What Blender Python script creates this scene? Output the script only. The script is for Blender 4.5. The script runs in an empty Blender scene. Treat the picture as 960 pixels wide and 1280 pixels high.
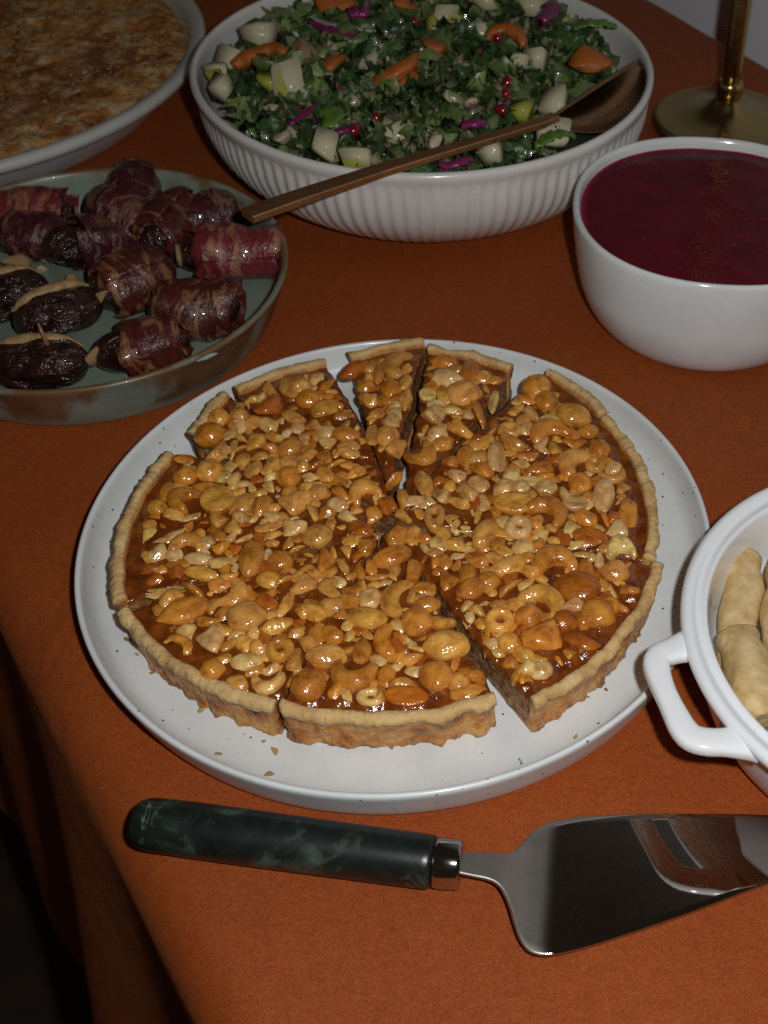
import bpy, bmesh, math, random
import numpy as np
from mathutils import Vector, Matrix, noise as mnoise

R = math.radians
random.seed(7)
rng = np.random.default_rng(7)
S = bpy.context.scene
COL = S.collection

# ------------------------------------------------------------------ camera
cam_d = bpy.data.cameras.new('camera')
cam = bpy.data.objects.new('camera', cam_d); COL.objects.link(cam)
PITCH, ROLL = R(44.7689), R(3.6315)
_f = Vector((0, math.cos(PITCH), -math.sin(PITCH))); _r = Vector((1, 0, 0)); _u = Vector((0, math.sin(PITCH), math.cos(PITCH)))
_R = _r*math.cos(ROLL) + _u*math.sin(ROLL); _U = _u*math.cos(ROLL) - _r*math.sin(ROLL)
CAM = Vector((0, 0, .4252))
cam.matrix_world = Matrix(((_R.x, _U.x, -_f.x, CAM.x), (_R.y, _U.y, -_f.y, CAM.y), (_R.z, _U.z, -_f.z, CAM.z), (0, 0, 0, 1)))
cam_d.sensor_fit = 'VERTICAL'; cam_d.sensor_height = 36.0; cam_d.sensor_width = 27.0
cam_d.lens = 36.0*1500/1280
cam_d.shift_x = -(720.08-480)/1280; cam_d.shift_y = (641.1-640)/1280
cam_d.clip_start = .01; cam_d.clip_end = 50
cam_d.dof.use_dof = True; cam_d.dof.focus_distance = .53; cam_d.dof.aperture_fstop = 16
S.camera = cam

# ------------------------------------------------------------------ dim room light, flash beside the lens
W = bpy.data.worlds.new('World'); S.world = W; W.use_nodes = True
W.node_tree.nodes['Background'].inputs['Color'].default_value = (1.0, .72, .5, 1)
W.node_tree.nodes['Background'].inputs['Strength'].default_value = .018
fl_d = bpy.data.lights.new('camera_flash', 'SPOT')
fl_d.energy = 8.3; fl_d.color = (1.0, 1.0, .995); fl_d.shadow_soft_size = .009
fl_d.spot_size = R(158); fl_d.spot_blend = 1.0
fl = bpy.data.objects.new('camera_flash', fl_d); COL.objects.link(fl)
fl.location = CAM + _R*.042 + _U*.026
_aim = Vector((.03, .56, 0.0)) - fl.location
fl.rotation_euler = _aim.to_track_quat('-Z', 'Y').to_euler()
S.view_settings.view_transform = 'Standard'; S.view_settings.look = 'None'
S.view_settings.exposure = 0; S.view_settings.gamma = 1; S.view_settings.use_curve_mapping = False
S.render.engine = 'CYCLES'
S.cycles.use_denoising = False
S.cycles.caustics_reflective = False; S.cycles.caustics_refractive = False
S.cycles.max_bounces = 6; S.cycles.sample_clamp_indirect = 4

# ------------------------------------------------------------------ helpers
def n3(x, y, z): return mnoise.noise(Vector((x, y, z)))
def fbm(x, y, z, o=3):
    s = 0; a = 1
    for _ in range(o): s += a*n3(x, y, z); x *= 2.03; y *= 2.03; z *= 2.03; a *= .5
    return s

def mk(name, verts, faces, smooth=True):
    me = bpy.data.meshes.new(name)
    me.from_pydata([tuple(v) for v in verts], [], faces)
    me.validate(); me.update()
    if smooth: me.polygons.foreach_set('use_smooth', [True]*len(me.polygons))
    return me

def fix_normals(me):
    bm = bmesh.new(); bm.from_mesh(me); bmesh.ops.recalc_face_normals(bm, faces=bm.faces); bm.to_mesh(me); bm.free()
    return me

def ob(name, me, mat=None, parent=None, loc=None, rot=None, scale=None):
    o = bpy.data.objects.new(name, me); COL.objects.link(o)
    if mat is not None and me is not None and not me.materials: me.materials.append(mat)
    if parent is not None: o.parent = parent
    if loc is not None: o.location = loc
    if rot is not None: o.rotation_euler = rot
    if scale is not None: o.scale = scale
    return o

def tag(o, label, cat=None, group=None, kind=None):
    if label: o['label'] = label
    if cat: o['category'] = cat
    if group: o['group'] = group
    if kind: o['kind'] = kind
    return o

def empty(name, loc=(0, 0, 0)):
    o = bpy.data.objects.new(name, None); COL.objects.link(o); o.location = loc; o.empty_display_size = .01
    return o

def setattr_f(me, name, vals):
    a = me.attributes.new(name, 'FLOAT', 'POINT'); a.data.foreach_set('value', np.asarray(vals, np.float32))
def setattr_c(me, name, vals):
    a = me.attributes.new(name, 'FLOAT_COLOR', 'POINT'); a.data.foreach_set('color', np.asarray(vals, np.float32).ravel())

def chaikin(p, n=2, closed=False):
    p = [tuple(q) for q in p]
    for _ in range(n):
        o = [] if closed else [p[0]]
        m = len(p)
        for i in range(m if closed else m-1):
            a, b = p[i], p[(i+1) % m]
            o.append(tuple(.75*x+.25*y for x, y in zip(a, b))); o.append(tuple(.25*x+.75*y for x, y in zip(a, b)))
        if not closed: o.append(p[-1])
        p = o
    return p

def lathe(name, prof, n=128, rf=None, close=True):
    """profile of (r, z); first and last r may be 0"""
    V = []; F = []; rows = []
    for (r, z) in prof:
        if r < 1e-6:
            rows.append([len(V)]); V.append((0, 0, z)); continue
        row = []
        for k in range(n):
            t = 2*math.pi*k/n
            rr = r if rf is None else rf(r, z, t)
            if isinstance(rr, tuple): rr, zz = rr
            else: zz = z
            row.append(len(V)); V.append((rr*math.cos(t), rr*math.sin(t), zz))
        rows.append(row)
    for a, b in zip(rows[:-1], rows[1:]):
        if len(a) == 1 and len(b) == 1: continue
        for k in range(n):
            k2 = (k+1) % n
            if len(a) == 1: F.append((a[0], b[k2], b[k]))
            elif len(b) == 1: F.append((a[k], a[k2], b[0]))
            else: F.append((a[k], a[k2], b[k2], b[k]))
    return fix_normals(mk(name, V, F))

def sweep(name, path, radii, m=12, flat=1.0, up=(0, 0, 1), cap=True, sq_=1.0):
    """tube along path; radii one per point or (horizontal, vertical) pairs"""
    V = []; F = []; n = len(path); P = [Vector(p) for p in path]
    for i in range(n):
        t = (P[min(i+1, n-1)]-P[max(i-1, 0)]).normalized()
        s = t.cross(Vector(up)).normalized(); w = s.cross(t).normalized()
        rr = radii[i]; a, b = rr if isinstance(rr, tuple) else (rr, rr*flat)
        for k in range(m):
            q = 2*math.pi*k/m
            cq, sq = math.cos(q), math.sin(q); V.append(P[i] + s*(a*math.copysign(abs(cq)**sq_, cq)) + w*(b*math.copysign(abs(sq)**sq_, sq)))
    for i in range(n-1):
        for k in range(m):
            F.append((i*m+k, i*m+(k+1) % m, (i+1)*m+(k+1) % m, (i+1)*m+k))
    if cap:
        F.append(tuple(range(m))); F.append(tuple(range((n-1)*m, n*m)))
    return fix_normals(mk(name, V, F))

# ------------------------------------------------------------------ material helpers
class NT:
    def __init__(s, name):
        s.m = bpy.data.materials.new(name); s.m.use_nodes = True
        s.t = s.m.node_tree; s.b = s.t.nodes['Principled BSDF']
    def n(s, typ, **kw):
        x = s.t.nodes.new(typ)
        for k, v in kw.items():
            if k in ('operation', 'blend_type', 'data_type', 'attribute_name', 'feature', 'wave_type', 'bands_direction', 'noise_dimensions', 'distance'): setattr(x, k, v)
            else: x.inputs[k.replace('_', ' ')].default_value = v
        return x
    def l(s, a, b): s.t.links.new(a, b)
    def set(s, **kw):
        for k, v in kw.items(): s.b.inputs[k.replace('_', ' ')].default_value = v
        return s
    def obj(s): return s.t.nodes.new('ShaderNodeTexCoord').outputs['Object']
    def noise(s, scale, detail=3, rough=.5, vec=None, stretch=None, dist=0):
        x = s.n('ShaderNodeTexNoise', Scale=scale, Detail=detail, Roughness=rough, Distortion=dist)
        v = vec or s.obj()
        if stretch:
            mp = s.n('ShaderNodeMapping'); mp.inputs['Scale'].default_value = stretch; s.l(v, mp.inputs['Vector']); v = mp.outputs[0]
        s.l(v, x.inputs['Vector']); return x.outputs['Fac']
    def ramp(s, fac, stops):
        x = s.t.nodes.new('ShaderNodeValToRGB'); e = x.color_ramp.elements
        while len(e) < len(stops): e.new(.5)
        for i, (p, c) in enumerate(stops): e[i].position = p; e[i].color = (*c, 1) if len(c) == 3 else c
        s.l(fac, x.inputs['Fac']); return x.outputs['Color']
    def mix(s, fac, a, b, blend='MIX'):
        x = s.t.nodes.new('ShaderNodeMix'); x.data_type = 'RGBA'; x.blend_type = blend
        for sock, v in ((x.inputs['Factor'], fac), (x.inputs['A'], a), (x.inputs['B'], b)):
            pass
        def put(sock, v):
            if hasattr(v, 'links'): s.l(v, sock)
            elif isinstance(v, (int, float)): sock.default_value = v
            else: sock.default_value = (*v, 1)
        put(x.inputs[0], fac); put(x.inputs[6], a); put(x.inputs[7], b)
        return x.outputs[2]
    def attr(s, name, out='Fac'):
        x = s.n('ShaderNodeAttribute', attribute_name=name); return x.outputs[out]
    def bump(s, h, strength=.3, dist=.001, prev=None):
        x = s.n('ShaderNodeBump', Strength=strength, Distance=dist); s.l(h, x.inputs['Height'])
        if prev is not None: s.l(prev, x.inputs['Normal'])
        s.l(x.outputs[0], s.b.inputs['Normal']); return x.outputs[0]
    def col(s, c): s.l(c, s.b.inputs['Base Color'])

def glaze(name, c, rough=.25, speck=0, var=.06):
    t = NT(name)
    nz = t.noise(28, 4, .6)
    c2 = tuple(x*(1-var*2) for x in c)
    col = t.ramp(nz, [(.3, c2), (.7, c)])
    if speck:
        vo = t.n('ShaderNodeTexVoronoi', Scale=speck); t.l(t.obj(), vo.inputs['Vector'])
        sp = t.ramp(vo.outputs['Distance'], [(.09, (0, 0, 0)), (.14, (1, 1, 1))])
        sel = t.n('ShaderNodeSeparateColor'); t.l(vo.outputs['Color'], sel.inputs[0])
        gate = t.ramp(sel.outputs[0], [(.5, (1, 1, 1)), (.52, (0, 0, 0))])
        fine = t.mix(gate, (1, 1, 1), sp)
        col = t.mix(1.0, col, t.ramp(fine, [(0, (.16, .15, .14)), (1, (1, 1, 1))]), 'MULTIPLY')
    t.col(col)
    t.set(Roughness=rough, IOR=1.5)
    t.b.inputs['Coat Weight'].default_value = .25; t.b.inputs['Coat Roughness'].default_value = .12
    t.bump(t.noise(60, 3), .05, .001)
    return t.m

M = {}
def build_materials():
    # rust-orange woven cloth
    t = NT('rust_cloth')
    big = t.noise(7, 3); fine = t.noise(1500, 2, .7); mid = t.noise(160, 3, .6, stretch=(1, 2.2, 1))
    c = t.ramp(big, [(.3, (.28, .057, .0095)), (.7, (.33, .070, .012))])
    c = t.mix(.85, c, t.ramp(fine, [(.3, (.62, .55, .5)), (.5, (1, 1, 1)), (.72, (1.35, 1.5, 1.9))]), 'MULTIPLY')
    c = t.mix(.5, c, t.ramp(mid, [(.3, (.78, .74, .72)), (.7, (1.14, 1.14, 1.14))]), 'MULTIPLY')
    t.col(c); t.set(Roughness=.55); t.b.inputs['Specular IOR Level'].default_value = .2
    t.b.inputs['Sheen Weight'].default_value = .06; t.b.inputs['Sheen Roughness'].default_value = .4
    t.b.inputs['Sheen Tint'].default_value = (1, .55, .3, 1)
    w = t.n('ShaderNodeTexWave', Scale=330, Distortion=3, Detail=2); w.inputs['Detail Scale'].default_value = 3
    mp = t.n('ShaderNodeMapping'); mp.inputs['Rotation'].default_value = (0, 0, R(38)); t.l(t.obj(), mp.inputs['Vector']); t.l(mp.outputs[0], w.inputs['Vector'])
    b = t.bump(w.outputs['Fac'], .25, .0006)
    b = t.bump(fine, .5, .0006, b); b = t.bump(t.noise(18, 3), .35, .004, b); t.bump(t.noise(9, 4, .55, stretch=(1, .35, 1), dist=1.0), .45, .012, b)
    M['cloth'] = t.m

    M['plate'] = glaze('speckled_stoneware', (.745, .785, .785), .30, 190)
    M['ribbed'] = glaze('ribbed_white_glaze', (.78, .765, .73), .2)
    M['soupbowl'] = glaze('white_porcelain_bowl', (.76, .795, .79), .12)
    M['casserole'] = glaze('white_porcelain_casserole', (.83, .85, .87), .09, var=.02)
    M['gratindish'] = glaze('grey_white_stoneware', (.62, .61, .57), .26)

    t = NT('wall_paint'); t.col(t.ramp(t.noise(30, 4), [(.3, (.86, .885, .93)), (.7, (.90, .925, .96))])); t.set(Roughness=.8); t.bump(t.noise(300, 2), .1, .001); M['wall'] = t.m

    # pastry with browned, caramel-soaked sides
    t = NT('shortcrust')
    base = t.ramp(t.noise(120, 4, .6), [(.25, (.54, .32, .115)), (.5, (.68, .45, .185)), (.75, (.76, .55, .27))])
    brown = t.ramp(t.noise(95, 5, .6), [(.30, (.05, .010, .002)), (.40, (.28, .070, .006)), (.50, (.55, .20, .026)), (.60, (.66, .34, .09)), (.74, (.42, .12, .012))])
    base = t.mix(t.ramp(t.noise(42, 5, .65), [(.50, (0, 0, 0)), (.72, (.7, .7, .7))]), base, (.42, .19, .05))
    br = t.attr('brown'); c = t.mix(br, base, brown)
    t.col(c); rr = t.ramp(br, [(0, (.75,)*3), (1, (.28,)*3)]); t.l(rr, t.b.inputs['Roughness'])
    b = t.bump(t.noise(110, 4, .6), .5, .004); b = t.bump(t.noise(500, 4, .7), .6, .0014, b); t.bump(t.noise(2200, 2), .3, .0005, b)
    M['crust'] = t.m

    # caramel with cut nut grain on the side faces
    t = NT('caramel')
    c1 = t.ramp(t.noise(140, 3), [(.3, (.11, .021, .0025)), (.55, (.20, .046, .005)), (.8, (.30, .085, .011))])
    c2 = t.ramp(t.noise(230, 4, .65, stretch=(1, 1, 1.4)), [(.3, (.10, .032, .009)), (.45, (.24, .10, .03)), (.6, (.44, .25, .10)), (.75, (.20, .08, .022))])
    sd = t.attr('side'); t.col(t.mix(sd, c1, c2))
    t.l(t.ramp(sd, [(0, (.13,)*3), (1, (.6,)*3)]), t.b.inputs['Roughness']); t.l(t.ramp(sd, [(0, (1, 1, 1)), (1, (.08,)*3)]), t.b.inputs['Coat Weight'])
    t.b.inputs['Coat Weight'].default_value = 1.0; t.b.inputs['Coat Roughness'].default_value = .1
    t.b.inputs['Subsurface Weight'].default_value = .15; t.b.inputs['Subsurface Radius'].default_value = (1, .35, .1); t.b.inputs['Subsurface Scale'].default_value = .003
    b = t.bump(t.noise(330, 3, .55), .45, .0015)
    M['caramel'] = t.m

    # caramel-coated nuts, colour per nut
    t = NT('caramelised_nut')
    oi = t.t.nodes.new('ShaderNodeObjectInfo')
    tc = t.t.nodes.new('ShaderNodeTexCoord')
    va = t.n('ShaderNodeVectorMath', operation='ADD'); t.l(tc.outputs['Object'], va.inputs[0]); t.l(oi.outputs['Location'], va.inputs[1])
    vs = t.n('ShaderNodeVectorMath', operation='MULTIPLY'); t.l(oi.outputs['Random'], vs.inputs[0]); vs.inputs[1].default_value = (17, 31, 53)
    vb = t.n('ShaderNodeVectorMath', operation='ADD'); t.l(tc.outputs['Object'], vb.inputs[0]); t.l(vs.outputs[0], vb.inputs[1])
    v = vb.outputs[0]
    nz = t.noise(2.6, 4, .6, vec=v)
    fine = t.noise(14, 3, .6, vec=v)
    c = t.mix(1.0, oi.outputs['Color'], t.ramp(nz, [(.28, (.62, .42, .25)), (.44, (.95, .88, .78)), (.68, (1.15, 1.15, 1.12))]), 'MULTIPLY')
    c = t.mix(.3, c, t.ramp(fine, [(.3, (.72, .62, .5)), (.7, (1.12, 1.1, 1.08))]), 'MULTIPLY')
    wp = t.t.nodes.new('ShaderNodeNewGeometry').outputs['Position']
    syrup = t.ramp(t.noise(150, 4, .6, vec=wp, dist=.4), [(.36, (.46, .22, .075)), (.50, (.86, .70, .50)), (.60, (1, 1, 1))])
    c = t.mix(.55, c, syrup, 'MULTIPLY')
    t.col(c); t.set(Roughness=.4); t.b.inputs['Specular IOR Level'].default_value = .2
    t.b.inputs['Coat Weight'].default_value = .8; t.b.inputs['Coat Roughness'].default_value = .12; t.b.inputs['Coat IOR'].default_value = 1.7
    t.b.inputs['Coat Tint'].default_value = (1, .88, .62, 1)
    t.b.inputs['Subsurface Weight'].default_value = .12; t.b.inputs['Subsurface Radius'].default_value = (1, .5, .2); t.b.inputs['Subsurface Scale'].default_value = .003
    bz = t.noise(3.2, 2, .5, vec=v)
    wpos = t.t.nodes.new('ShaderNodeNewGeometry').outputs['Position']
    b = t.bump(bz, .12, .05)
    cb = t.n('ShaderNodeBump', Strength=.35, Distance=.0010); t.l(t.noise(330, 3, .55, vec=wpos), cb.inputs['Height']); t.l(b, cb.inputs['Normal']); t.l(cb.outputs[0], t.b.inputs['Coat Normal'])
    M['nut'] = t.m

    # green marble handle
    t = NT('dark_green_marble')
    nz = t.noise(45, 6, .65, dist=1.2); vein = t.noise(22, 5, .6, stretch=(1, .4, 1), dist=2.5)
    c = t.ramp(nz, [(.35, (.006, .008, .007)), (.55, (.012, .018, .015)), (.68, (.05, .075, .062)), (.8, (.09, .12, .10))])
    vv = t.ramp(vein, [(.485, (0, 0, 0)), (.5, (1, 1, 1)), (.515, (0, 0, 0))])
    g = t.ramp(t.noise(16, 2), [(.46, (0, 0, 0)), (.60, (.8, .8, .8))])
    c = t.mix(t.mix(1.0, vv, g, 'MULTIPLY'), c, (.22, .30, .25))
    t.col(c); t.set(Roughness=.33); t.bump(t.noise(300, 3), .06, .0006); M['marble'] = t.m

    def metal(name, c, rough, nscale=0, var=.06):
        t = NT(name); t.set(Metallic=1.0)
        t.col(t.ramp(t.noise(60, 4), [(.3, tuple(x*.8 for x in c)), (.7, c)]))
        t.l(t.ramp(t.noise(90, 4, .6, stretch=(1, 6, 1)), [(.3, (rough,)*3), (.75, (rough+var,)*3)]), t.b.inputs['Roughness'])
        return t
    M['steel'] = metal('polished_steel', (.62, .60, .57), .06, var=.05).m
    t = metal('blade_steel', (.60, .575, .54), .02, var=.04)
    x = t.n('ShaderNodeSeparateXYZ'); t.l(t.obj(), x.inputs[0])
    k = t.ramp(t.attr('shoulder'), [(0, (0, 0, 0)), (1, (1, 1, 1))])
    src = t.b.inputs['Roughness'].links[0].from_socket
    t.l(t.mix(k, src, (.42, .42, .42)), t.b.inputs['Roughness']); M['blade'] = t.m
    M['brass'] = metal('aged_brass', (.46, .34, .14), .17, var=.16).m
    t = metal('copper_dark_reflection', (.30, .17, .085), .2, var=.1); M['copper'] = t.m  # darker copy of the spoon's copper: dark reflection put into the colour
    M['copper_satin'] = metal('satin_copper', (.62, .34, .16), .45, var=.12).m

    # celadon dish with rust glaze
    t = NT('celadon_glaze')
    geo = t.n('ShaderNodeSeparateXYZ'); t.l(t.obj(), geo.inputs[0])
    g1 = t.ramp(t.noise(35, 5, .6), [(.3, (.17, .22, .175)), (.7, (.25, .31, .245))])
    rust = t.ramp(t.noise(50, 4), [(.3, (.10, .042, .016)), (.7, (.21, .11, .05))])
    patch = t.ramp(t.noise(17, 4, .6, stretch=(1, 1, .55)), [(.46, (0, 0, 0)), (.55, (.95, .95, .95))])
    msk = t.attr('wall')
    c = t.mix(t.mix(1.0, patch, msk, 'MULTIPLY'), g1, rust)
    lip = t.attr('lip'); c = t.mix(lip, c, t.ramp(t.noise(25, 3), [(.42, (.22, .24, .18)), (.54, (.17, .09, .04))]))
    t.col(c); t.set(Roughness=.36); t.b.inputs['Coat Weight'].default_value = .1; t.bump(t.noise(70, 3), .08, .001); M['celadon'] = t.m

    t = NT('beetroot_soup')
    sc = t.ramp(t.noise(55, 4), [(.35, (.085, .0014, .0075)), (.7, (.135, .003, .0115))]); t.col(t.mix(t.attr('edge'), sc, (.36, .008, .055))); t.set(Roughness=.12); t.b.inputs['Specular IOR Level'].default_value = .18
    t.bump(t.noise(260, 3, .6), .16, .0014); M['soup'] = t.m
    t = NT('soup_froth'); t.set(Roughness=.15); t.b.inputs['Base Color'].default_value = (.20, .014, .014, 1); M['froth'] = t.m

    # gratin
    t = NT('browned_gratin')
    a = t.ramp(t.noise(38, 6, .65), [(.27, (.14, .032, .008)), (.40, (.34, .11, .022)), (.50, (.58, .26, .05)), (.60, (.62, .38, .16)), (.72, (.58, .26, .03))])
    b_ = t.ramp(t.noise(120, 5, .7), [(.32, (.4, .32, .25)), (.5, (1, 1, 1)), (.68, (1.7, 1.75, 1.8))])
    cr = t.ramp(t.noise(75, 5, .7, dist=.5), [(.50, (0, 0, 0)), (.60, (.85, .85, .85))]); big = t.ramp(t.noise(17, 3), [(.40, (0, 0, 0)), (.58, (1, 1, 1))])
    a = t.mix(t.mix(1.0, cr, big, 'MULTIPLY'), a, (.70, .54, .32))
    a = t.mix(t.ramp(t.noise(13, 3), [(.56, (0, 0, 0)), (.72, (.7, .7, .7))]), a, (.20, .05, .015))
    t.col(t.mix(.7, a, b_, 'MULTIPLY')); t.set(Roughness=.7); b = t.bump(t.noise(170, 5, .7), .8, .004); t.bump(t.noise(600, 3, .7), .5, .001, b); M['gratin'] = t.m
    t = NT('cheese_crumb'); oi = t.attr('tint', 'Color'); t.col(oi); t.set(Roughness=.65); t.bump(t.noise(900, 2), .3, .0005); M['crumbs'] = t.m

    # dates, bacon, filling
    t = NT('date_skin'); t.col(t.ramp(t.noise(90, 4), [(.3, (.012, .004, .003)), (.55, (.035, .011, .007)), (.8, (.075, .025, .013))])); t.set(Roughness=.2)
    t.b.inputs['Coat Weight'].default_value = .5; b = t.bump(t.noise(150, 4, .6, stretch=(.4, 1, 1), dist=.5), 1.0, .006); t.bump(t.noise(500, 2), .2, .0005, b); M['date'] = t.m
    def bacon(name, cs):
        t = NT(name)
        oi = t.t.nodes.new('ShaderNodeObjectInfo'); vm = t.n('ShaderNodeVectorMath', operation='ADD'); t.l(t.obj(), vm.inputs[0]); t.l(oi.outputs['Random'], vm.inputs[1])
        nz = t.noise(60, 4, .6, vec=vm.outputs[0], stretch=(1.5, .6, .6), dist=.8)
        t.col(t.mix(.5, t.ramp(nz, [(.30, cs[0]), (.43, cs[1]), (.50, cs[3]), (.58, cs[2]), (.67, cs[1]), (.80, cs[0])]), t.ramp(t.noise(260, 3), [(.3, (.6, .6, .6)), (.7, (1.3, 1.3, 1.3))]), 'MULTIPLY'))
        t.set(Roughness=.34); t.b.inputs['Coat Weight'].default_value = .4
        b = t.bump(t.noise(210, 4, .6, stretch=(1.2, .7, .7)), .7, .0025); t.bump(t.noise(800, 2), .25, .0006, b); return t.m
    M['bacon_brown'] = bacon('browned_bacon', [(.028, .007, .005), (.11, .018, .012), (.27, .115, .05), (.055, .011, .009)])
    M['bacon_pink'] = bacon('pink_bacon', [(.085, .010, .013), (.22, .028, .032), (.34, .15, .075), (.15, .018, .025)])
    M['bacon_purple'] = bacon('purple_bacon', [(.024, .006, .009), (.085, .012, .018), (.20, .095, .055), (.045, .008, .014)])
    t = NT('nut_cheese_filling'); t.col(t.ramp(t.noise(180, 4), [(.3, (.30, .16, .055)), (.7, (.48, .34, .16))])); t.set(Roughness=.55); t.bump(t.noise(420, 3), .5, .0015); M['filling'] = t.m

    # salad
    t = NT('kale_leaf'); t.col(t.mix(.5, t.attr('tint', 'Color'), t.ramp(t.noise(300, 3), [(.3, (.5, .5, .5)), (.7, (1.4, 1.4, 1.4))]), 'MULTIPLY')); t.set(Roughness=.32); t.b.inputs['Coat Weight'].default_value = .25; t.bump(t.noise(500, 3), .4, .001); M['kale'] = t.m
    def food(name, c1, c2, rough=.4, sc=150, coat=.25, bs=.3):
        t = NT(name); t.col(t.ramp(t.noise(sc, 4), [(.3, c1), (.7, c2)])); t.set(Roughness=rough); t.b.inputs['Coat Weight'].default_value = coat
        t.b.inputs['Coat Roughness'].default_value = .12; t.bump(t.noise(sc*2.5, 3), bs, .001); return t.m
    M['chip'] = food('pale_glaze_chip', (.22, .28, .24), (.34, .40, .36), .4, 300)
    M['pear'] = food('pear_flesh', (.48, .43, .25), (.62, .57, .38), .4, 120)
    M['pearskin'] = food('pear_skin', (.27, .30, .035), (.40, .38, .06), .35, 200)
    M['squash'] = food('roasted_squash', (.30, .06, .008), (.55, .17, .02), .4, 130)
    M['cabbage'] = food('red_cabbage', (.13, .012, .06), (.26, .03, .13), .3, 160)
    M['cabbage_white'] = food('cabbage_rib', (.38, .26, .26), (.5, .42, .36), .35, 200)
    M['pome'] = food('pomegranate', (.13, .003, .008), (.28, .008, .02), .08, 250, 1, .05)
    M['walnut'] = food('walnut', (.16, .08, .035), (.38, .26, .13), .5, 220)
    M['lettuce'] = food('green_leaf', (.05, .13, .015), (.15, .27, .04), .35, 90)
    M['cheese'] = food('pale_cheese', (.42, .36, .22), (.58, .5, .34), .5, 200)
    M['dough'] = food('steamed_dough', (.46, .29, .10), (.74, .56, .29), .7, 110, .0, .6)
    M['olive'] = food('grey_green', (.12, .13, .07), (.2, .2, .11), .4, 120)
    M['pick'] = food('toothpick_wood', (.22, .09, .04), (.34, .16, .08), .6, 200)
    M['floor'] = food('dark_floor', (.03, .018, .010), (.05, .03, .018), .6, 20, 0)
build_materials()

# ------------------------------------------------------------------ wall and tablecloth
EN = Vector((.783, .622, 0)).normalized(); EA = Vector((EN.y, -EN.x, 0))
def table_pt(a, b, z): return EA*a + EN*b + Vector((0, 0, z))
TW = .695
def cloth():
    # cross profile (b, z) for near drop, top and far drop
    prof = []
    RB = .024
    for d in np.linspace(.42, .002, 44): prof.append((.032-RB*math.sin(R(78))-.11*d, -RB*(1-math.cos(R(78)))-d, d))
    for q in np.linspace(78, 4, 14): prof.append((.032-RB*math.sin(R(q)), -RB*(1-math.cos(R(q))), 0))
    for b in np.linspace(.032, TW-.012, 90): prof.append((b, 0, 0))
    for q in np.linspace(0, 85, 8): prof.append((TW+.014*math.sin(R(q)), -.012*(1-math.cos(R(q)))*1.2, 0))
    for d in np.linspace(.02, .4, 16): prof.append((TW+.016+.05*d, -d, d))
    A = np.linspace(-1.15, .55, 260)
    V = []; F = []
    for a in A:
        for (b, z, d) in prof:
            bb = b
            if d > 0:
                fold = math.sin(a*34+1.1)*.6 + math.sin(a*19+2.0)*.5 + .35*n3(a*9, 0, 3)
                bb += (-1 if b < .3 else 1)*fold*.055*min(d, .3)
            else:
                bb += (.0016*n3(a*14, 7, 1) if b < .05 or b > TW-.03 else 0)
            zz = z
            if d == 0: zz -= .0006*(1+n3(a*9, b*9, 2))*.5
            V.append(table_pt(a, bb, zz))
    m = len(prof)
    for i in range(len(A)-1):
        for j in range(m-1):
            F.append((i*m+j, i*m+j+1, (i+1)*m+j+1, (i+1)*m+j))
    me = fix_normals(mk('tablecloth', V, F))
    o = ob('tablecloth', me, M['cloth'])
    tag(o, 'rust orange woven tablecloth covering the table and hanging over its edge', 'tablecloth')
cloth()
def wall():
    d = TW+.07
    V = [table_pt(-1.6, d, -.75), table_pt(1.2, d, -.75), table_pt(1.2, d, 1.4), table_pt(-1.6, d, 1.4)]
    V += [v+EN*.1 for v in V]
    F = [(0, 1, 2, 3), (4, 5, 6, 7), (0, 1, 5, 4), (2, 3, 7, 6), (1, 2, 6, 5), (0, 3, 7, 4)]
    o = ob('wall', fix_normals(mk('wall', V, F, False)), M['wall']); tag(o, 'plain pale grey wall behind the table', kind='structure')
    V = [table_pt(-1.6, -1.0, -.74), table_pt(1.2, -1.0, -.74), table_pt(1.2, d, -.74), table_pt(-1.6, d, -.74)]
    o = ob('floor', mk('floor', V, [(0, 1, 2, 3)], False), M['floor']); tag(o, 'dark floor under the table', kind='structure')
wall()

# ------------------------------------------------------------------ tart plate
PC = (-.0807, .3893, 0)
prof = [(0, .003), (.124, .003), (.129, .0), (.1345, .0), (.1395, .0012), (.1415, .006), (.1443, .0175), (.1452, .0213), (.1449, .0232), (.1434, .0236), (.1422, .0225), (.1408, .016), (.1375, .0098), (.131, .0070), (.118, .006), (.06, .006), (0, .006)]
o = ob('tart_plate', lathe('tart_plate', chaikin(prof, 2), 180), M['plate'], loc=PC)
tag(o, 'round off-white stoneware plate with dark specks carrying the cut nut tart', 'plate')

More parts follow.
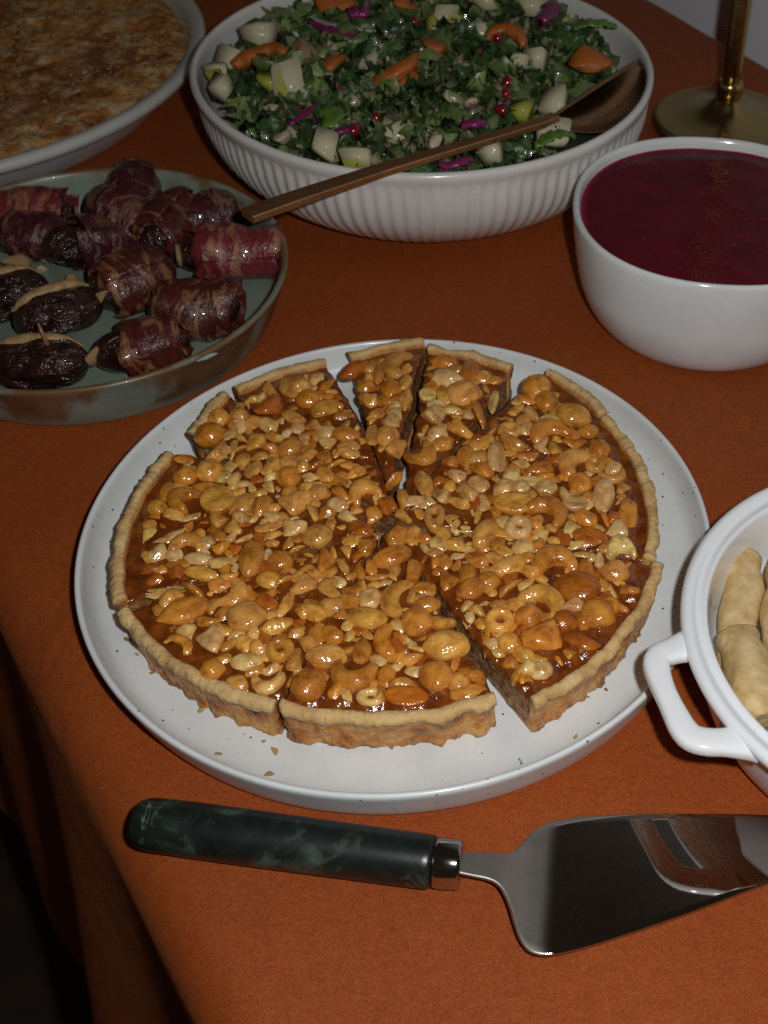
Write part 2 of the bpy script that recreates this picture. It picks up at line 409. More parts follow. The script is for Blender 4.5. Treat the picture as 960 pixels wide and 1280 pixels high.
# ------------------------------------------------------------------ nut meshes (unit box, shared)
def unit(bm, name, smooth=True):
    cs = np.array([v.co[:] for v in bm.verts]); lo, hi = cs.min(0), cs.max(0)
    for v in bm.verts:
        v.co = Vector(((v.co[i]-(lo[i]+hi[i])/2)/max(hi[i]-lo[i], 1e-6) for i in range(3)))
    bmesh.ops.recalc_face_normals(bm, faces=bm.faces)
    me = bpy.data.meshes.new(name); bm.to_mesh(me); bm.free()
    if smooth: me.polygons.foreach_set('use_smooth', [True]*len(me.polygons))
    me.materials.append(M['nut'])
    return me
def chunk(seed, n=11, bev=.09, elong=1.0):
    """an irregular broken piece: facets with worn, softened edges"""
    r = random.Random(seed); bm = bmesh.new()
    for _ in range(n):
        v = Vector((r.gauss(0, 1), r.gauss(0, 1), r.gauss(0, 1))).normalized()
        bm.verts.new((v.x*elong*r.uniform(.7, 1), v.y*r.uniform(.7, 1), v.z*r.uniform(.65, 1)))
    res = bmesh.ops.convex_hull(bm, input=bm.verts)
    bmesh.ops.delete(bm, geom=[g for g in res['geom_interior'] if isinstance(g, bmesh.types.BMVert)], context='VERTS')
    bmesh.ops.triangulate(bm, faces=bm.faces)
    bmesh.ops.subdivide_edges(bm, edges=bm.edges, cuts=2, use_grid_fill=True)
    for _ in range(1):
        bmesh.ops.smooth_vert(bm, verts=bm.verts, factor=.6, use_axis_x=True, use_axis_y=True, use_axis_z=True)
    for v in bm.verts:
        c = v.co; k = 1+.16*n3(c.x*2.1+seed*3.7, c.y*2.1, c.z*2.1)+.07*n3(c.x*5+seed, c.y*5, c.z*5)
        v.co = c*k
    bmesh.ops.triangulate(bm, faces=bm.faces)
    return unit(bm, 'nut_piece')
def ovoid(seed, point=0.0, groove=0.0, flat=False):
    bm = bmesh.new(); bmesh.ops.create_icosphere(bm, subdivisions=3, radius=1)
    for v in bm.verts:
        x, y, z = v.co
        k = 1 - point*max(0, x)**2*.75 - .10*max(0, -x)**3*point
        y *= k; z *= k
        w = 1+.10*n3(x*1.3+seed*5, y*1.3, z*1.3)
        x *= w; y *= w; z *= w
        if groove and z > 0: z -= groove*math.exp(-(y/.16)**2)*(1-x*x*.7)
        if flat and z > .12:
            z = .12 + (z-.12)*.12 - .12*math.exp(-(y/.22)**2-(x/.6)**2) + .05*math.exp(-((abs(y)-.6)/.2)**2)
        v.co = (x, y, z)
    return unit(bm, 'nut')
def cashew(seed):
    r = random.Random(seed); bm = bmesh.new(); n, m = 22, 12; rows = []
    span = R(r.uniform(175, 215))
    for i in range(n):
        u = i/(n-1); a = -span/2+span*u
        e = max(0.0, 1-(2*u-1)**2); rad = (.05+.30*e**.42)*(1-.22*u)*(1 if 0 < i < n-1 else .25)
        c = Vector((math.sin(a)*.62, math.cos(a)*.55, 0)); nrm = Vector((math.sin(a), math.cos(a), 0))
        row = []
        for k in range(m):
            q = 2*math.pi*k/m
            row.append(bm.verts.new(c + nrm*(rad*math.cos(q)) + Vector((0, 0, rad*.95*math.sin(q) + .04*n3(a, q, seed)))))
        rows.append(row)
    for a, b in zip(rows[:-1], rows[1:]):
        for k in range(m): bm.faces.new((a[k], a[(k+1) % m], b[(k+1) % m], b[k]))
    bm.faces.new(rows[0]); bm.faces.new(rows[-1])
    return unit(bm, 'cashew')
def ringnut(seed):
    bm = bmesh.new(); n, m = 22, 10; rows = []
    for i in range(n):
        a = 2*math.pi*i/n; w = 1+.12*n3(math.cos(a)*1.4+seed, math.sin(a)*1.4, 0); row = []
        for k in range(m):
            q = 2*math.pi*k/m
            rr = .60*w+.40*math.cos(q); zz = .5*math.sin(q)
            if math.cos(q) < -.2: rr = max(rr, .2)
            row.append(bm.verts.new((rr*math.cos(a), rr*math.sin(a), zz)))
        rows.append(row)
    for i in range(n):
        a, b = rows[i], rows[(i+1) % n]
        for k in range(m): bm.faces.new((a[k], a[(k+1) % m], b[(k+1) % m], b[k]))
    return unit(bm, 'hazelnut')
NUT = {
    'k': [chunk(s, 8+s % 5) for s in range(14)],
    'p': [ovoid(s, .15+.1*(s % 3), .10*(s % 2)) for s in range(5)],
    'a': [ovoid(20+s, .85) for s in range(3)],
    'h': [ovoid(40+s, .2, 0, True) for s in range(3)],
    'c': [cashew(s) for s in range(5)],
    'r': [ringnut(s) for s in range(3)],
    'f': [chunk(60+s, 7, .03, 1.6) for s in range(4)],
}
NAMES = dict(k='nut_piece', p='nut', a='almond', h='nut_half', c='cashew', r='hazelnut', f='nut_flake')
TONE = [(.86, .67, .35), (.76, .475, .14), (.65, .33, .066), (.52, .19, .030)]
NUTS = "-1491,4788,163,163,6,k,1;-1568,4689,215,74,-47,k,1;-1579,4612,151,151,6,k,3;-1812,4508,102,100,6,p,1;-1720,4541,99,99,6,k,1;-1817,4373,145,130,29,p,2;-1685,4446,86,86,6,k,0;-1563,4470,102,98,6,k,0;-1437,4550,111,111,6,k,1;-1402,4693,121,115,6,p,2;-1694,4290,118,61,104,k,0;-1764,4231,106,83,5,k,1;-1883,4197,137,63,-9,a,2;-1752,4124,120,120,5,p,1;-1682,4092,90,70,5,k,0;-1860,4075,104,104,5,p,2;-1518,4325,92,92,5,k,1;-1415,4317,134,107,50,p,2;-1470,4179,106,106,5,k,1;-1379,4114,113,113,5,p,2;-1323,4193,84,84,5,k,1;-1589,4050,132,60,28,a,0;-1747,4019,152,67,-2,a,2;-1923,3976,143,56,92,p,2;-1825,3920,146,146,63,c,2;-1663,3913,145,145,35,h,1;-1926,3858,87,85,5,p,1;-1555,3913,148,93,61,a,1;-1491,4005,96,59,5,k,1;-1456,3916,142,81,81,p,2;-1311,3935,147,134,5,k,1;-1282,4051,90,79,5,k,1;-1483,3814,58,58,5,k,0;-1406,3780,149,66,17,a,1;-1551,3762,86,86,5,k,1;-1841,3690,192,90,47,f,0;-1643,3748,57,57,5,k,2;-1732,3650,141,116,5,c,1;-1658,3563,129,68,-2,p,0;-1580,3633,77,77,5,k,2;-1740,3526,118,61,5,a,2;-1629,3479,153,65,-8,p,1;-1501,3475,97,77,5,k,1;-1426,3588,220,103,96,p,2;-1296,3565,117,106,26,p,2;-1845,3498,90,52,5,p,3;-1758,3378,200,85,12,f,0;-1641,3256,214,124,36,a,2;-1453,3367,155,109,70,c,1;-1345,3376,132,89,-2,c,2;-1364,3239,157,139,18,p,1;-1247,3469,90,90,5,k,1;-1160,3438,120,94,68,k,1;-1222,3305,136,78,102,k,1;-1524,3213,100,71,5,k,2;-1609,3093,132,71,-29,c,1;-1485,3103,164,105,105,k,0;-1347,3097,85,76,5,k,1;-1190,3080,111,111,5,r,1;-1149,3169,86,70,5,k,1;-1316,3011,123,82,5,p,0;-1438,2960,96,96,5,p,2;-1328,2900,98,72,-19,p,1;-1204,2910,128,101,5,c,0;-1171,2994,84,37,5,k,2;-1128,3299,95,81,5,k,1;-1164,3740,129,109,26,p,1;-1023,3768,130,52,-15,f,0;-1100,3596,137,76,101,k,2;-1065,3433,97,97,5,k,1;-1010,3556,116,63,100,k,1;-947,3561,145,57,100,k,2;-810,3756,116,116,5,k,2;-811,3646,168,104,32,p,2;-734,3788,112,65,98,k,1;-711,3572,136,105,44,k,2;-864,3530,105,51,5,k,1;-865,3473,83,51,5,k,1;-763,3402,203,110,83,c,1;-701,3431,102,56,98,k,1;-621,3378,118,81,25,p,2;-643,3468,97,67,5,k,2;-868,3280,174,101,-8,p,1;-953,3373,89,74,5,k,2;-1073,3281,122,88,5,k,1;-644,3272,129,129,5,p,2;-540,3285,109,88,5,k,1;-766,3179,187,97,91,c,2;-992,3178,100,93,5,k,2;-920,3188,78,48,100,k,0;-993,3062,162,107,11,p,1;-854,3103,125,78,92,p,2;-647,3077,113,75,30,k,1;-510,3152,186,131,11,p,1;-872,2976,180,136,-8,c,2;-1037,2903,134,130,4,p,2;-924,2903,121,75,101,k,2;-733,2988,121,71,91,p,2;-780,2875,109,78,4,r,0;-636,2886,160,86,4,h,3;-523,2988,143,132,5,p,2;-398,2925,155,79,17,a,2;-386,3027,112,111,5,k,2;-663,3161,67,67,5,k,0;-1006,5026,199,125,79,c,1;-1084,4956,175,60,96,p,2;-1212,4964,165,89,45,p,3;-1129,4824,90,90,6,p,2;-1101,4704,97,97,6,k,1;-940,4890,160,74,98,k,1;-906,4742,154,73,98,k,1;-1022,4724,106,81,6,k,2;-955,4554,104,104,6,k,0;-1027,4456,157,71,99,k,1;-903,4348,117,117,5,k,1;-753,5073,145,86,-2,p,2;-609,5005,202,92,90,p,2;-719,4933,159,121,6,k,0;-613,4811,174,152,14,p,1;-805,4791,82,82,6,h,0;-751,4624,137,124,6,k,0;-522,4647,188,80,96,k,2;-466,4786,181,59,95,k,0;-607,4539,128,121,6,k,1;-680,4417,102,102,5,k,1;-763,4326,148,131,47,c,2;-562,4345,180,80,83,k,2;-621,4287,93,93,5,k,2;-511,4421,71,71,5,k,1;-356,4557,120,99,6,r,1;-331,4456,135,129,5,k,1;-397,4343,198,106,95,k,0;-579,4188,99,91,5,k,0;-462,4251,131,102,5,k,2;-521,4083,113,108,5,k,0;-739,4146,196,77,111,a,1;-885,4149,83,83,5,k,2;-1009,4049,139,139,34,c,1;-1050,3980,89,89,5,k,1;-818,4034,119,54,98,k,1;-800,3912,81,81,5,k,1;-936,3905,74,74,5,k,2;-1051,3879,95,85,5,k,0;-655,3914,158,93,97,r,1;-558,4003,112,77,5,k,1;-296,4027,173,116,5,h,1;-409,3832,182,99,73,p,1;-262,3876,118,118,5,r,0;-488,3810,111,55,55,f,1;-435,3694,130,53,12,a,3;-1164,4442,139,93,-9,p,2;-1311,4607,160,124,6,k,1;-1357,4717,162,81,6,p,2;-1335,4505,87,87,6,k,1;-1240,4363,93,93,5,k,0;-1117,4310,131,73,5,k,1;-1246,4211,99,99,5,k,2;-1169,4236,92,82,5,k,1;-1070,4177,99,81,5,k,1;-1226,4018,149,98,5,k,1;-1151,3901,88,76,5,k,2;-250,4900,147,147,21,p,2;-346,4785,58,58,6,k,0;-185,4795,116,116,6,p,2;-44,4693,176,133,-17,p,1;-257,4698,152,85,-57,k,0;-171,4569,195,136,27,c,2;-88,4830,134,81,-10,f,0;34,4582,105,88,6,p,2;-26,4485,136,76,5,k,2;98,4455,104,104,5,p,2;-32,4349,196,134,55,c,1;78,4341,94,94,5,r,1;170,4270,129,89,19,c,1;124,4125,220,96,85,p,0;14,4193,116,116,5,p,2;-72,4140,121,69,93,k,0;-7,4059,114,88,5,h,0;-125,3999,191,148,-35,c,2;-237,4198,131,61,5,h,0;-185,4294,156,83,5,k,2;-158,3829,88,74,5,k,0;50,3962,105,105,5,k,2;240,4022,161,88,91,k,2;139,3970,159,61,92,k,2;214,3790,132,132,5,c,0;73,3829,155,101,5,k,3;-53,3848,154,66,93,k,3;-88,3684,196,149,12,c,2;-289,3632,165,92,31,p,1;128,3718,99,59,92,k,0;191,3640,122,105,5,p,1;17,3529,206,152,-11,a,3;176,3538,94,51,91,k,0;257,3545,85,85,5,k,2;-112,3443,203,139,-33,c,1;-268,3505,105,105,5,k,1;-197,3597,100,87,5,k,1;175,3440,91,83,5,p,2;-370,3539,106,94,5,p,2;-435,3486,145,98,31,p,2;-299,3309,123,123,5,r,1;-402,3369,76,76,5,k,0;-301,3409,90,82,5,k,1;-171,3342,117,117,5,p,2;-245,3191,101,101,5,p,1;-94,3216,176,151,41,k,2;64,3229,143,109,5,k,3;124,3376,151,133,-27,p,2;217,3434,77,77,5,k,2;-159,3079,80,80,5,k,0;-348,3208,156,42,96,k,2;-206,3042,107,53,95,k,1;-345,3657,107,79,5,k,1;-519,3603,97,45,97,k,2;-569,3638,117,64,97,k,2"
nuts = []
for s in NUTS.split(';'):
    x, y, L, w, a, t, tone = s.split(',')
    nuts.append([float(x)/1e4, float(y)/1e4, float(L)*1.11/1e4, float(w)*1.13/1e4, R(float(a)), t, int(tone)])

# ------------------------------------------------------------------ tart slices
Z0, ZT = .0062, .0296
TR = .1255
SL = [
    ('narrow wedge of nut tart at the back, pushed out beyond its neighbours', (-0.0897, 0.4109, 0.0295), (-0.1265, 0.5097, 0.0295), (-0.0895, 0.5272, 0.0295), .002, .0),
    ('wedge of nut tart at the back, right of the narrow pushed-out wedge', (-0.0811, 0.4040, 0.0295), (-0.0848, 0.5211, 0.0295), (-0.0387, 0.5083, 0.0295), .0, .003),
    ('wedge of nut tart below the white soup bowl, beside the gap at upper right', (-0.0799, 0.3955, 0.0295), (-0.0181, 0.5077, 0.0295), (0.0126, 0.4749, 0.0295), .006, .001),
    ('wide wedge of nut tart along the right edge of the plate', (-0.0836, 0.3904, 0.0295), (0.0131, 0.4717, 0.0295), (0.0367, 0.3734, 0.0295), .0015, .002),
    ('wedge of nut tart nearest the white casserole handle, its left side standing free', (-0.0844, 0.3835, 0.0295), (0.0407, 0.3703, 0.0295), (-0.0116, 0.2883, 0.0295), .002, .0015),
    ('front wedge of nut tart with its long browned crust facing the marble handle', (-0.0867, 0.3772, 0.0295), (-0.0272, 0.2895, 0.0295), (-0.1136, 0.2781, 0.0295), .0025, .001),
    ('wedge of nut tart at front left with a large whole almond near its crust', (-0.0899, 0.3789, 0.0295), (-0.1158, 0.2783, 0.0295), (-0.1906, 0.3225, 0.0295), .001, .002),
    ('wedge of nut tart at the far left with a pale slivered nut near its crust', (-0.0921, 0.3833, 0.0295), (-0.1945, 0.3285, 0.0295), (-0.1998, 0.4238, 0.0295), .002, .009),
    ('small wedge of nut tart with the shortest crust, beside the green dish', (-0.0921, 0.3880, 0.0295), (-0.1928, 0.4393, 0.0295), (-0.1848, 0.4713, 0.0295), .007, .004),
    ('wedge of nut tart at the back left, with the wide open gap on its right', (-0.0845, 0.3919, 0.0295), (-0.1797, 0.4757, 0.0295), (-0.1391, 0.5042, 0.0295), .005, .0045),
]
def inside(p, poly):
    c = False; j = len(poly)-1
    for i in range(len(poly)):
        a, b = poly[i], poly[j]
        if (a[1] > p[1]) != (b[1] > p[1]) and p[0] < (b[0]-a[0])*(p[1]-a[1])/(b[1]-a[1])+a[0]: c = not c
        j = i
    return c
class Slice:
    def __init__(s, i, label, P, A, B, bl, brr):
        s.i = i; s.label = label; s.bl = bl; s.brr = brr
        s.P = np.array(P[:2]); A = np.array(A[:2]); B = np.array(B[:2])
        mid = (A+B)/2; ch = np.linalg.norm(B-A); h = math.sqrt(max(TR**2-(ch/2)**2, 1e-8))
        d = s.P-mid; nrm = np.array([-(B-A)[1], (B-A)[0]])/ch
        if nrm@d < 0: nrm = -nrm
        s.c = mid+nrm*h
        a0 = math.atan2(*(A-s.c)[::-1]); a1 = math.atan2(*(B-s.c)[::-1])
        while a1-a0 > math.pi: a1 -= 2*math.pi
        while a1-a0 < -math.pi: a1 += 2*math.pi
        s.a0, s.a1 = a0, a1
        s.arc = abs(a1-a0)*TR
        def ed(u): return [tuple(p+s.bow(u, p)) for p in (s.P+(s.Q(u)-s.P)*t for t in (.15, .3, .45, .6, .75, .9))]
        s.poly = [tuple(s.P)]+ed(0)+[tuple(s.Q(u)) for u in np.linspace(0, 1, 14)]+ed(1)[::-1]
    def Q(s, u, dr=0.0):
        a = s.a0+(s.a1-s.a0)*u; r = TR+dr
        return s.c+r*np.array([math.cos(a), math.sin(a)])
    def bow(s, u, q):
        """the cut sides are not straight: they bow towards the neighbouring wedge"""
        e = s.Q(1)-s.Q(0); e = e/np.linalg.norm(e)
        t = np.linalg.norm(q-s.P)/np.linalg.norm(s.Q(u)-s.P)
        t = min(1, max(0, t))
        return e*(s.brr*u-s.bl*(1-u))*max(0, math.sin(math.pi*min(1, t*1.04)))
slices = [Slice(i, *a) for i, a in enumerate(SL)]

def edge_jit(sl, u, dist, z):
    """sideways raggedness of the cut faces (metres), strongest right at the edge"""
    e = 0.0
    if u < .5: e = .0011*fbm(dist*130, z*160, sl.i*3.1)*math.exp(-(u/.06)**2)
    else: e = .0011*fbm(dist*130, z*160, sl.i*3.1+9)*math.exp(-((1-u)/.06)**2)
    return e

def make_slice(sl):
    root = empty('tart_slice', (sl.P[0], sl.P[1], Z0))
    tag(root, sl.label, 'tart slice', 'wedges of the cut nut tart')
    O = Vector((sl.P[0], sl.P[1], Z0))
    mine = [n for n in nuts if n[7] == sl.i]
    # ---- crust: base and upright rim
    nu = max(24, int(sl.arc/.0009))
    H = ZT-Z0
    prof = [(-1, 0), (-.75, 0), (-.5, 0), (-.25, 0), (-.0105, 0), (-.0035, 0.0), (-.0022, .0012), (-.0020, .0045), (-.0018, .0085), (-.0015, .0125), (-.0012, .0155), (-.0006, .0178), (.0004, .0190), (.0008, .0208), (.0004, .0226), (-.0008, .0236), (-.0018, .0240), (-.0032, .0239), (-.0043, .0233), (-.0051, .0219), (-.0055, .0180), (-.0060, .0090), (-.0068, .0035), (-.25, .003), (-.5, .003), (-.75, .003), (-1, .003)]
    V = []; br = []; m = len(prof)
    for i in range(nu+1):
        u = i/nu; along = u*sl.arc; ph = along+sl.i*.37
        flute = .00025*math.cos(ph*2*math.pi/.0128+3*n3(ph*30, 2, 2)); notch = -.0016*max(0, n3(ph*75, 12.3, sl.i)-.32)/.3
        rag = notch+.0013*fbm(ph*90, 1.7, sl.i) + .0006*n3(ph*420, 4, 2)
        ztop = .0011*fbm(ph*70, 9.1, 2) + .0004*n3(ph*500, 1, 8)
        width = .0011*n3(ph*80, 3.3, 5)
        lipw = .0020*fbm(ph*130, 5.5, 6)
        for j, (d, z) in enumerate(prof):
            outer = 5 <= j <= 14; top = 14 < j <= 19
            if d <= -.2:
                t = 1+d if d > -1 else 0.0
                q = sl.P+(sl.Q(u, -.0105)-sl.P)*min(max(t, 0.0), 1)*1.0
                if j <= 3: q = sl.P+(sl.Q(u, -.0105)-sl.P)*max(t, 0)
                zz = z
            else:
                dr = d; zz = z
                if outer:
                    k = min(1, z/.018)
                    dr += flute*(.35+.65*k)+rag*(.6+.6*k)
                    if 5 < j < 11: dr += .0012*fbm(ph*230, z*220, 3) + (.0026*fbm(ph*150, 2.2, z*90) if z < .006 else 0)
                    if j >= 10: zz += lipw*(.6 if j < 14 else .3)
                    if j <= 6: zz += max(0, .0007*n3(ph*300, 6, 6))
                if top: dr += flute*.45*(1-(j-15)/6)+rag*.7*(1-(j-15)/7)+(-width if j >= 17 else 0)
                if z > .017: zz += ztop
                q = sl.Q(u, dr)
            dd = np.linalg.norm(q-sl.P)
            tang = np.array([-(sl.Q(.5)-sl.P)[1], (sl.Q(.5)-sl.P)[0]]); tang = tang/np.linalg.norm(tang)
            q = q+sl.bow(u, q)+tang*edge_jit(sl, u, dd, zz)*(1.0 if dd > .004 else 0)
            V.append((q[0]-O.x, q[1]-O.y, max(zz, 0)))
            b = 0.0
            if 5 <= j <= 13:
                lim = .0194+.0018*fbm(ph*120, 8, 8)
                b = min(1, max(0, (lim-zz)/.0016))
                b *= .72+.28*min(1, max(0, .5+1.6*fbm(ph*110, zz*110, 4)))
            elif 19 <= j: b = min(1, max(0, (.0232-z)/.002))
            br.append(b)
    F = []
    for i in range(nu):
        for j in range(m-1): F.append((i*m+j, (i+1)*m+j, (i+1)*m+j+1, i*m+j+1))
    F.append(tuple(range(m))); F.append(tuple(range(nu*m, nu*m+m)))
    me = fix_normals(mk('crust', V, F)); setattr_f(me, 'brown', br)
    bm = bmesh.new(); bm.from_mesh(me); bmesh.ops.triangulate(bm, faces=[f for f in bm.faces if len(f.verts) > 4]); bm.to_mesh(me); bm.free()
    ob('crust', me, M['crust'], root)
    # ---- caramel filling: height field that climbs round each nut, with cut side faces
    nu2 = max(16, int(sl.arc/.0011)); nt = 96
    pts = np.zeros((nu2+1, nt+1, 2))
    for i in range(nu2+1):
        q = sl.Q(i/nu2, -.0048)
        ts = np.linspace(0, 1, nt+1)[:, None]
        pts[i] = sl.P+(q-sl.P)*ts
        pts[i] = [p+sl.bow(i/nu2, p) for p in pts[i]]
    flat = pts.reshape(-1, 2)
    base = np.array([.0200 + .0012*fbm(x*60, y*60, 4) + .0005*n3(x*300, y*300, 1) for x, y in flat])
    add = np.zeros(len(flat))
    for (x, y, L, w, a, t, tone, si, hz) in mine:
        ca, sa = math.cos(a), math.sin(a); dx = flat[:, 0]-x; dy = flat[:, 1]-y
        q = np.sqrt(((dx*ca+dy*sa)/(L*.5+.0007))**2+((-dx*sa+dy*ca)/(w*.5+.0007))**2)
        k = np.clip((1.22-q)/.4, 0, 1); k = k*k*(3-2*k)
        add = np.maximum(add, k*min(.0020, .26*w))
    hz_ = (base+add).reshape(nu2+1, nt+1)
    V = []; side = []; F = []
    nt1 = nt+1
    for i in range(nu2+1):
        u = i/nu2
        for j in range(nt1):
            x, y = pts[i, j]; dd = j/nt*np.linalg.norm(sl.Q(u)-sl.P)
            tang = np.array([-(sl.Q(.5)-sl.P)[1], (sl.Q(.5)-sl.P)[0]]); tang = tang/np.linalg.norm(tang)
            e = edge_jit(sl, u, dd, .02)
            V.append((x+tang[0]*e-O.x, y+tang[1]*e-O.y, hz_[i, j])); side.append(0.0)
    for i in range(nu2):
        for j in range(nt): F.append((i*nt1+j, i*nt1+j+1, (i+1)*nt1+j+1, (i+1)*nt1+j))
    ns = 7
    for i in (0, nu2):
        u = i/nu2; row0 = [i*nt1+j for j in range(nt1)]; prev = row0
        for k in range(1, ns+1):
            cur = []
            for j in range(nt1):
                x, y = pts[i, j]; z = hz_[i, j]*(1-k/ns)+.0022*(k/ns)
                dd = j/nt*np.linalg.norm(sl.Q(u)-sl.P)
                tang = np.array([-(sl.Q(.5)-sl.P)[1], (sl.Q(.5)-sl.P)[0]]); tang = tang/np.linalg.norm(tang)
                e = edge_jit(sl, u, dd, z)+(.0007*fbm(dd*420, z*420, 7+i)+(-.0006 if u < .5 else .0006)*0)
                cur.append(len(V)); V.append((x+tang[0]*e-O.x, y+tang[1]*e-O.y, z)); side.append(min(1, k/2))
            for j in range(nt): F.append((prev[j], prev[j+1], cur[j+1], cur[j]))
            prev = cur
    me = mk('caramel_filling', V, F); fix_normals(me); setattr_f(me, 'side', side)
    ob('caramel_filling', me, M['caramel'], root)
    # ---- nuts
    for (x, y, L, w, a, t, tone, si, hz) in mine:
        r = random.Random(int(x*1e6)*31+int(y*1e6))
        me = r.choice(NUT[t])
        h = {'k': .78*w, 'p': .82*w, 'a': .62*w, 'h': .62*w, 'c': .62*w, 'r': .62*w, 'f': min(.35*w, .004)}[t]
        h = max(min(h, .0125), .0028)
        tilt = .30 if t in 'kf' else .14
        o = ob(NAMES[t], me, None, root, loc=(x-O.x, y-O.y, .0200+hz+h*.22),
               rot=(r.uniform(-tilt, tilt), r.uniform(-tilt, tilt), a+(math.pi if r.random() < .4 else 0)), scale=(L, max(w, .0025), h))
        c = TONE[tone]; v = r.uniform(.80, 1.10); g = r.uniform(.90, 1.01)
        o.color = (min(c[0]*v, .8), c[1]*v*g, c[2]*v*g*r.uniform(.8, 1.25), 1)

# ---- assign the placed nuts, then fill the gaps with chopped pieces
out = []
for n in nuts:
    best = None
    for sl in slices:
        if inside(n[:2], sl.poly): best = sl.i; break
    if best is None:
        dmin = 1e9
        for sl in slices:
            c = np.mean(np.array(sl.poly), 0)
            for p in [sl.P+(sl.Q(u)-sl.P)*t for u in (.05, .5, .95) for t in (.15, .4, .7, .9)]:
                d = np.hypot(p[0]-n[0], p[1]-n[1])
                if d < dmin: dmin = d; best = sl.i
        if dmin > .02: continue
    out.append(n+[best, 0.0])
nuts = out
OPEN = {(0, True), (0, False), (1, True), (1, False), (2, True), (4, False), (5, True), (9, False)}   # cuts that stand open
def room(x, y, rad, kf):
    for n in nuts:
        dx, dy = x-n[0], y-n[1]
        ca, sa = math.cos(n[4]), math.sin(n[4])
        q = math.hypot((dx*ca+dy*sa)/(n[2]*.5+rad*kf), (-dx*sa+dy*ca)/(n[3]*.5+rad*kf))
        if q < 1: return False
    return True
for size, tries, kf in ((.0115, 5000, .15), (.0092, 9000, .04), (.0074, 9000, .0), (.0056, 6000, .0)):
    for _ in range(tries):
        sl = random.choice(slices)
        u = random.random(); t = math.sqrt(random.random())
        ln = np.linalg.norm(sl.Q(u)-sl.P); tmax = 1-.0105/ln
        if t > tmax-size*.35/ln: continue
        # sparser, more caramel showing, near the crust
        if t > .55 and size < .006 and random.random() < .6: continue
        if t > .88 and random.random() < .5: continue
        if t > .76 and random.random() < .12: continue
        p = sl.P+(sl.Q(u)-sl.P)*t; p = p+sl.bow(u, p)
        if min(u, 1-u)*t*sl.arc < size*.08: continue
        if (sl.i, u < .5) in OPEN and min(u, 1-u)*t*sl.arc < size*.42: continue
        if not room(p[0], p[1], size, kf): continue
        L = size*random.uniform(.9, 1.25); w = L*random.uniform(.6, .95)
        nuts.append([p[0], p[1], L, w, random.uniform(0, 6.28), random.choice('kkkkkp' if size > .006 else 'kkkf'), random.choice([0, 0, 1, 1, 1, 2, 2, 3]), sl.i, -.0008 if size > .007 else 0.0])
for sl in slices: make_slice(sl)

# ---- crumbs on the plate
CRL = ['large pale crust crumb at the far left of the plate', 'dark crumb just below the large pale crumb at far left', 'pale crumb beside the left front crust', 'pale oval crumb between left front crust and plate rim',
       'tiny pale crumb near the left front plate rim', 'pale crumb against the plate rim at front left', 'biggest pale crumb against the front plate rim', 'small flat crumb in front of the cut between the two front wedges',
       'pale flake hanging at the corner between the two front wedges', 'lone dark crumb near the casserole handle', 'pale crumb by the right front plate rim', 'faint pale crumb near the bright spot of the front plate rim',
       'dark crumb under the crust of the almond wedge', 'small pale crumb below the dark crumb at the almond wedge']
for k, (p, sz, brn) in enumerate([((-0.2083, 0.3489, 0.0070), .0055, 0), ((-0.2041, 0.3425, 0.0070), .003, 1), ((-0.1767, 0.3083, 0.0070), .0035, 0), ((-0.1510, 0.2915, 0.0070), .004, 0), ((-0.1539, 0.2812, 0.0070), .0025, 0), ((-0.1376, 0.2690, 0.0085), .0042, 0), ((-0.1155, 0.2615, 0.0085), .0052, 0), ((-0.1220, 0.2777, 0.0070), .003, 0), ((-0.1162, 0.2735, 0.0070), .0042, 0), ((0.0179, 0.3147, 0.0070), .0032, 1), ((0.0058, 0.2887, 0.0085), .003, 0), ((-0.0164, 0.2757, 0.0080), .003, 0), ((-0.1929, 0.3250, 0.0070), .004, 1), ((-0.1857, 0.3176, 0.0070), .003, 0)]):
    me = NUT['k'][k % 14].copy(); me.materials.clear(); me.materials.append(M['crust'])
    setattr_f(me, 'brown', [1.0 if brn else 0.0]*len(me.vertices))
    o = ob('crumb', me, None, None, (p[0], p[1], p[2]-.0008+sz*.18), (random.random(), random.random(), random.random()*6), (sz, sz*.6, sz*.38))
    tag(o, CRL[k], 'crumb', 'crumbs on the tart plate')

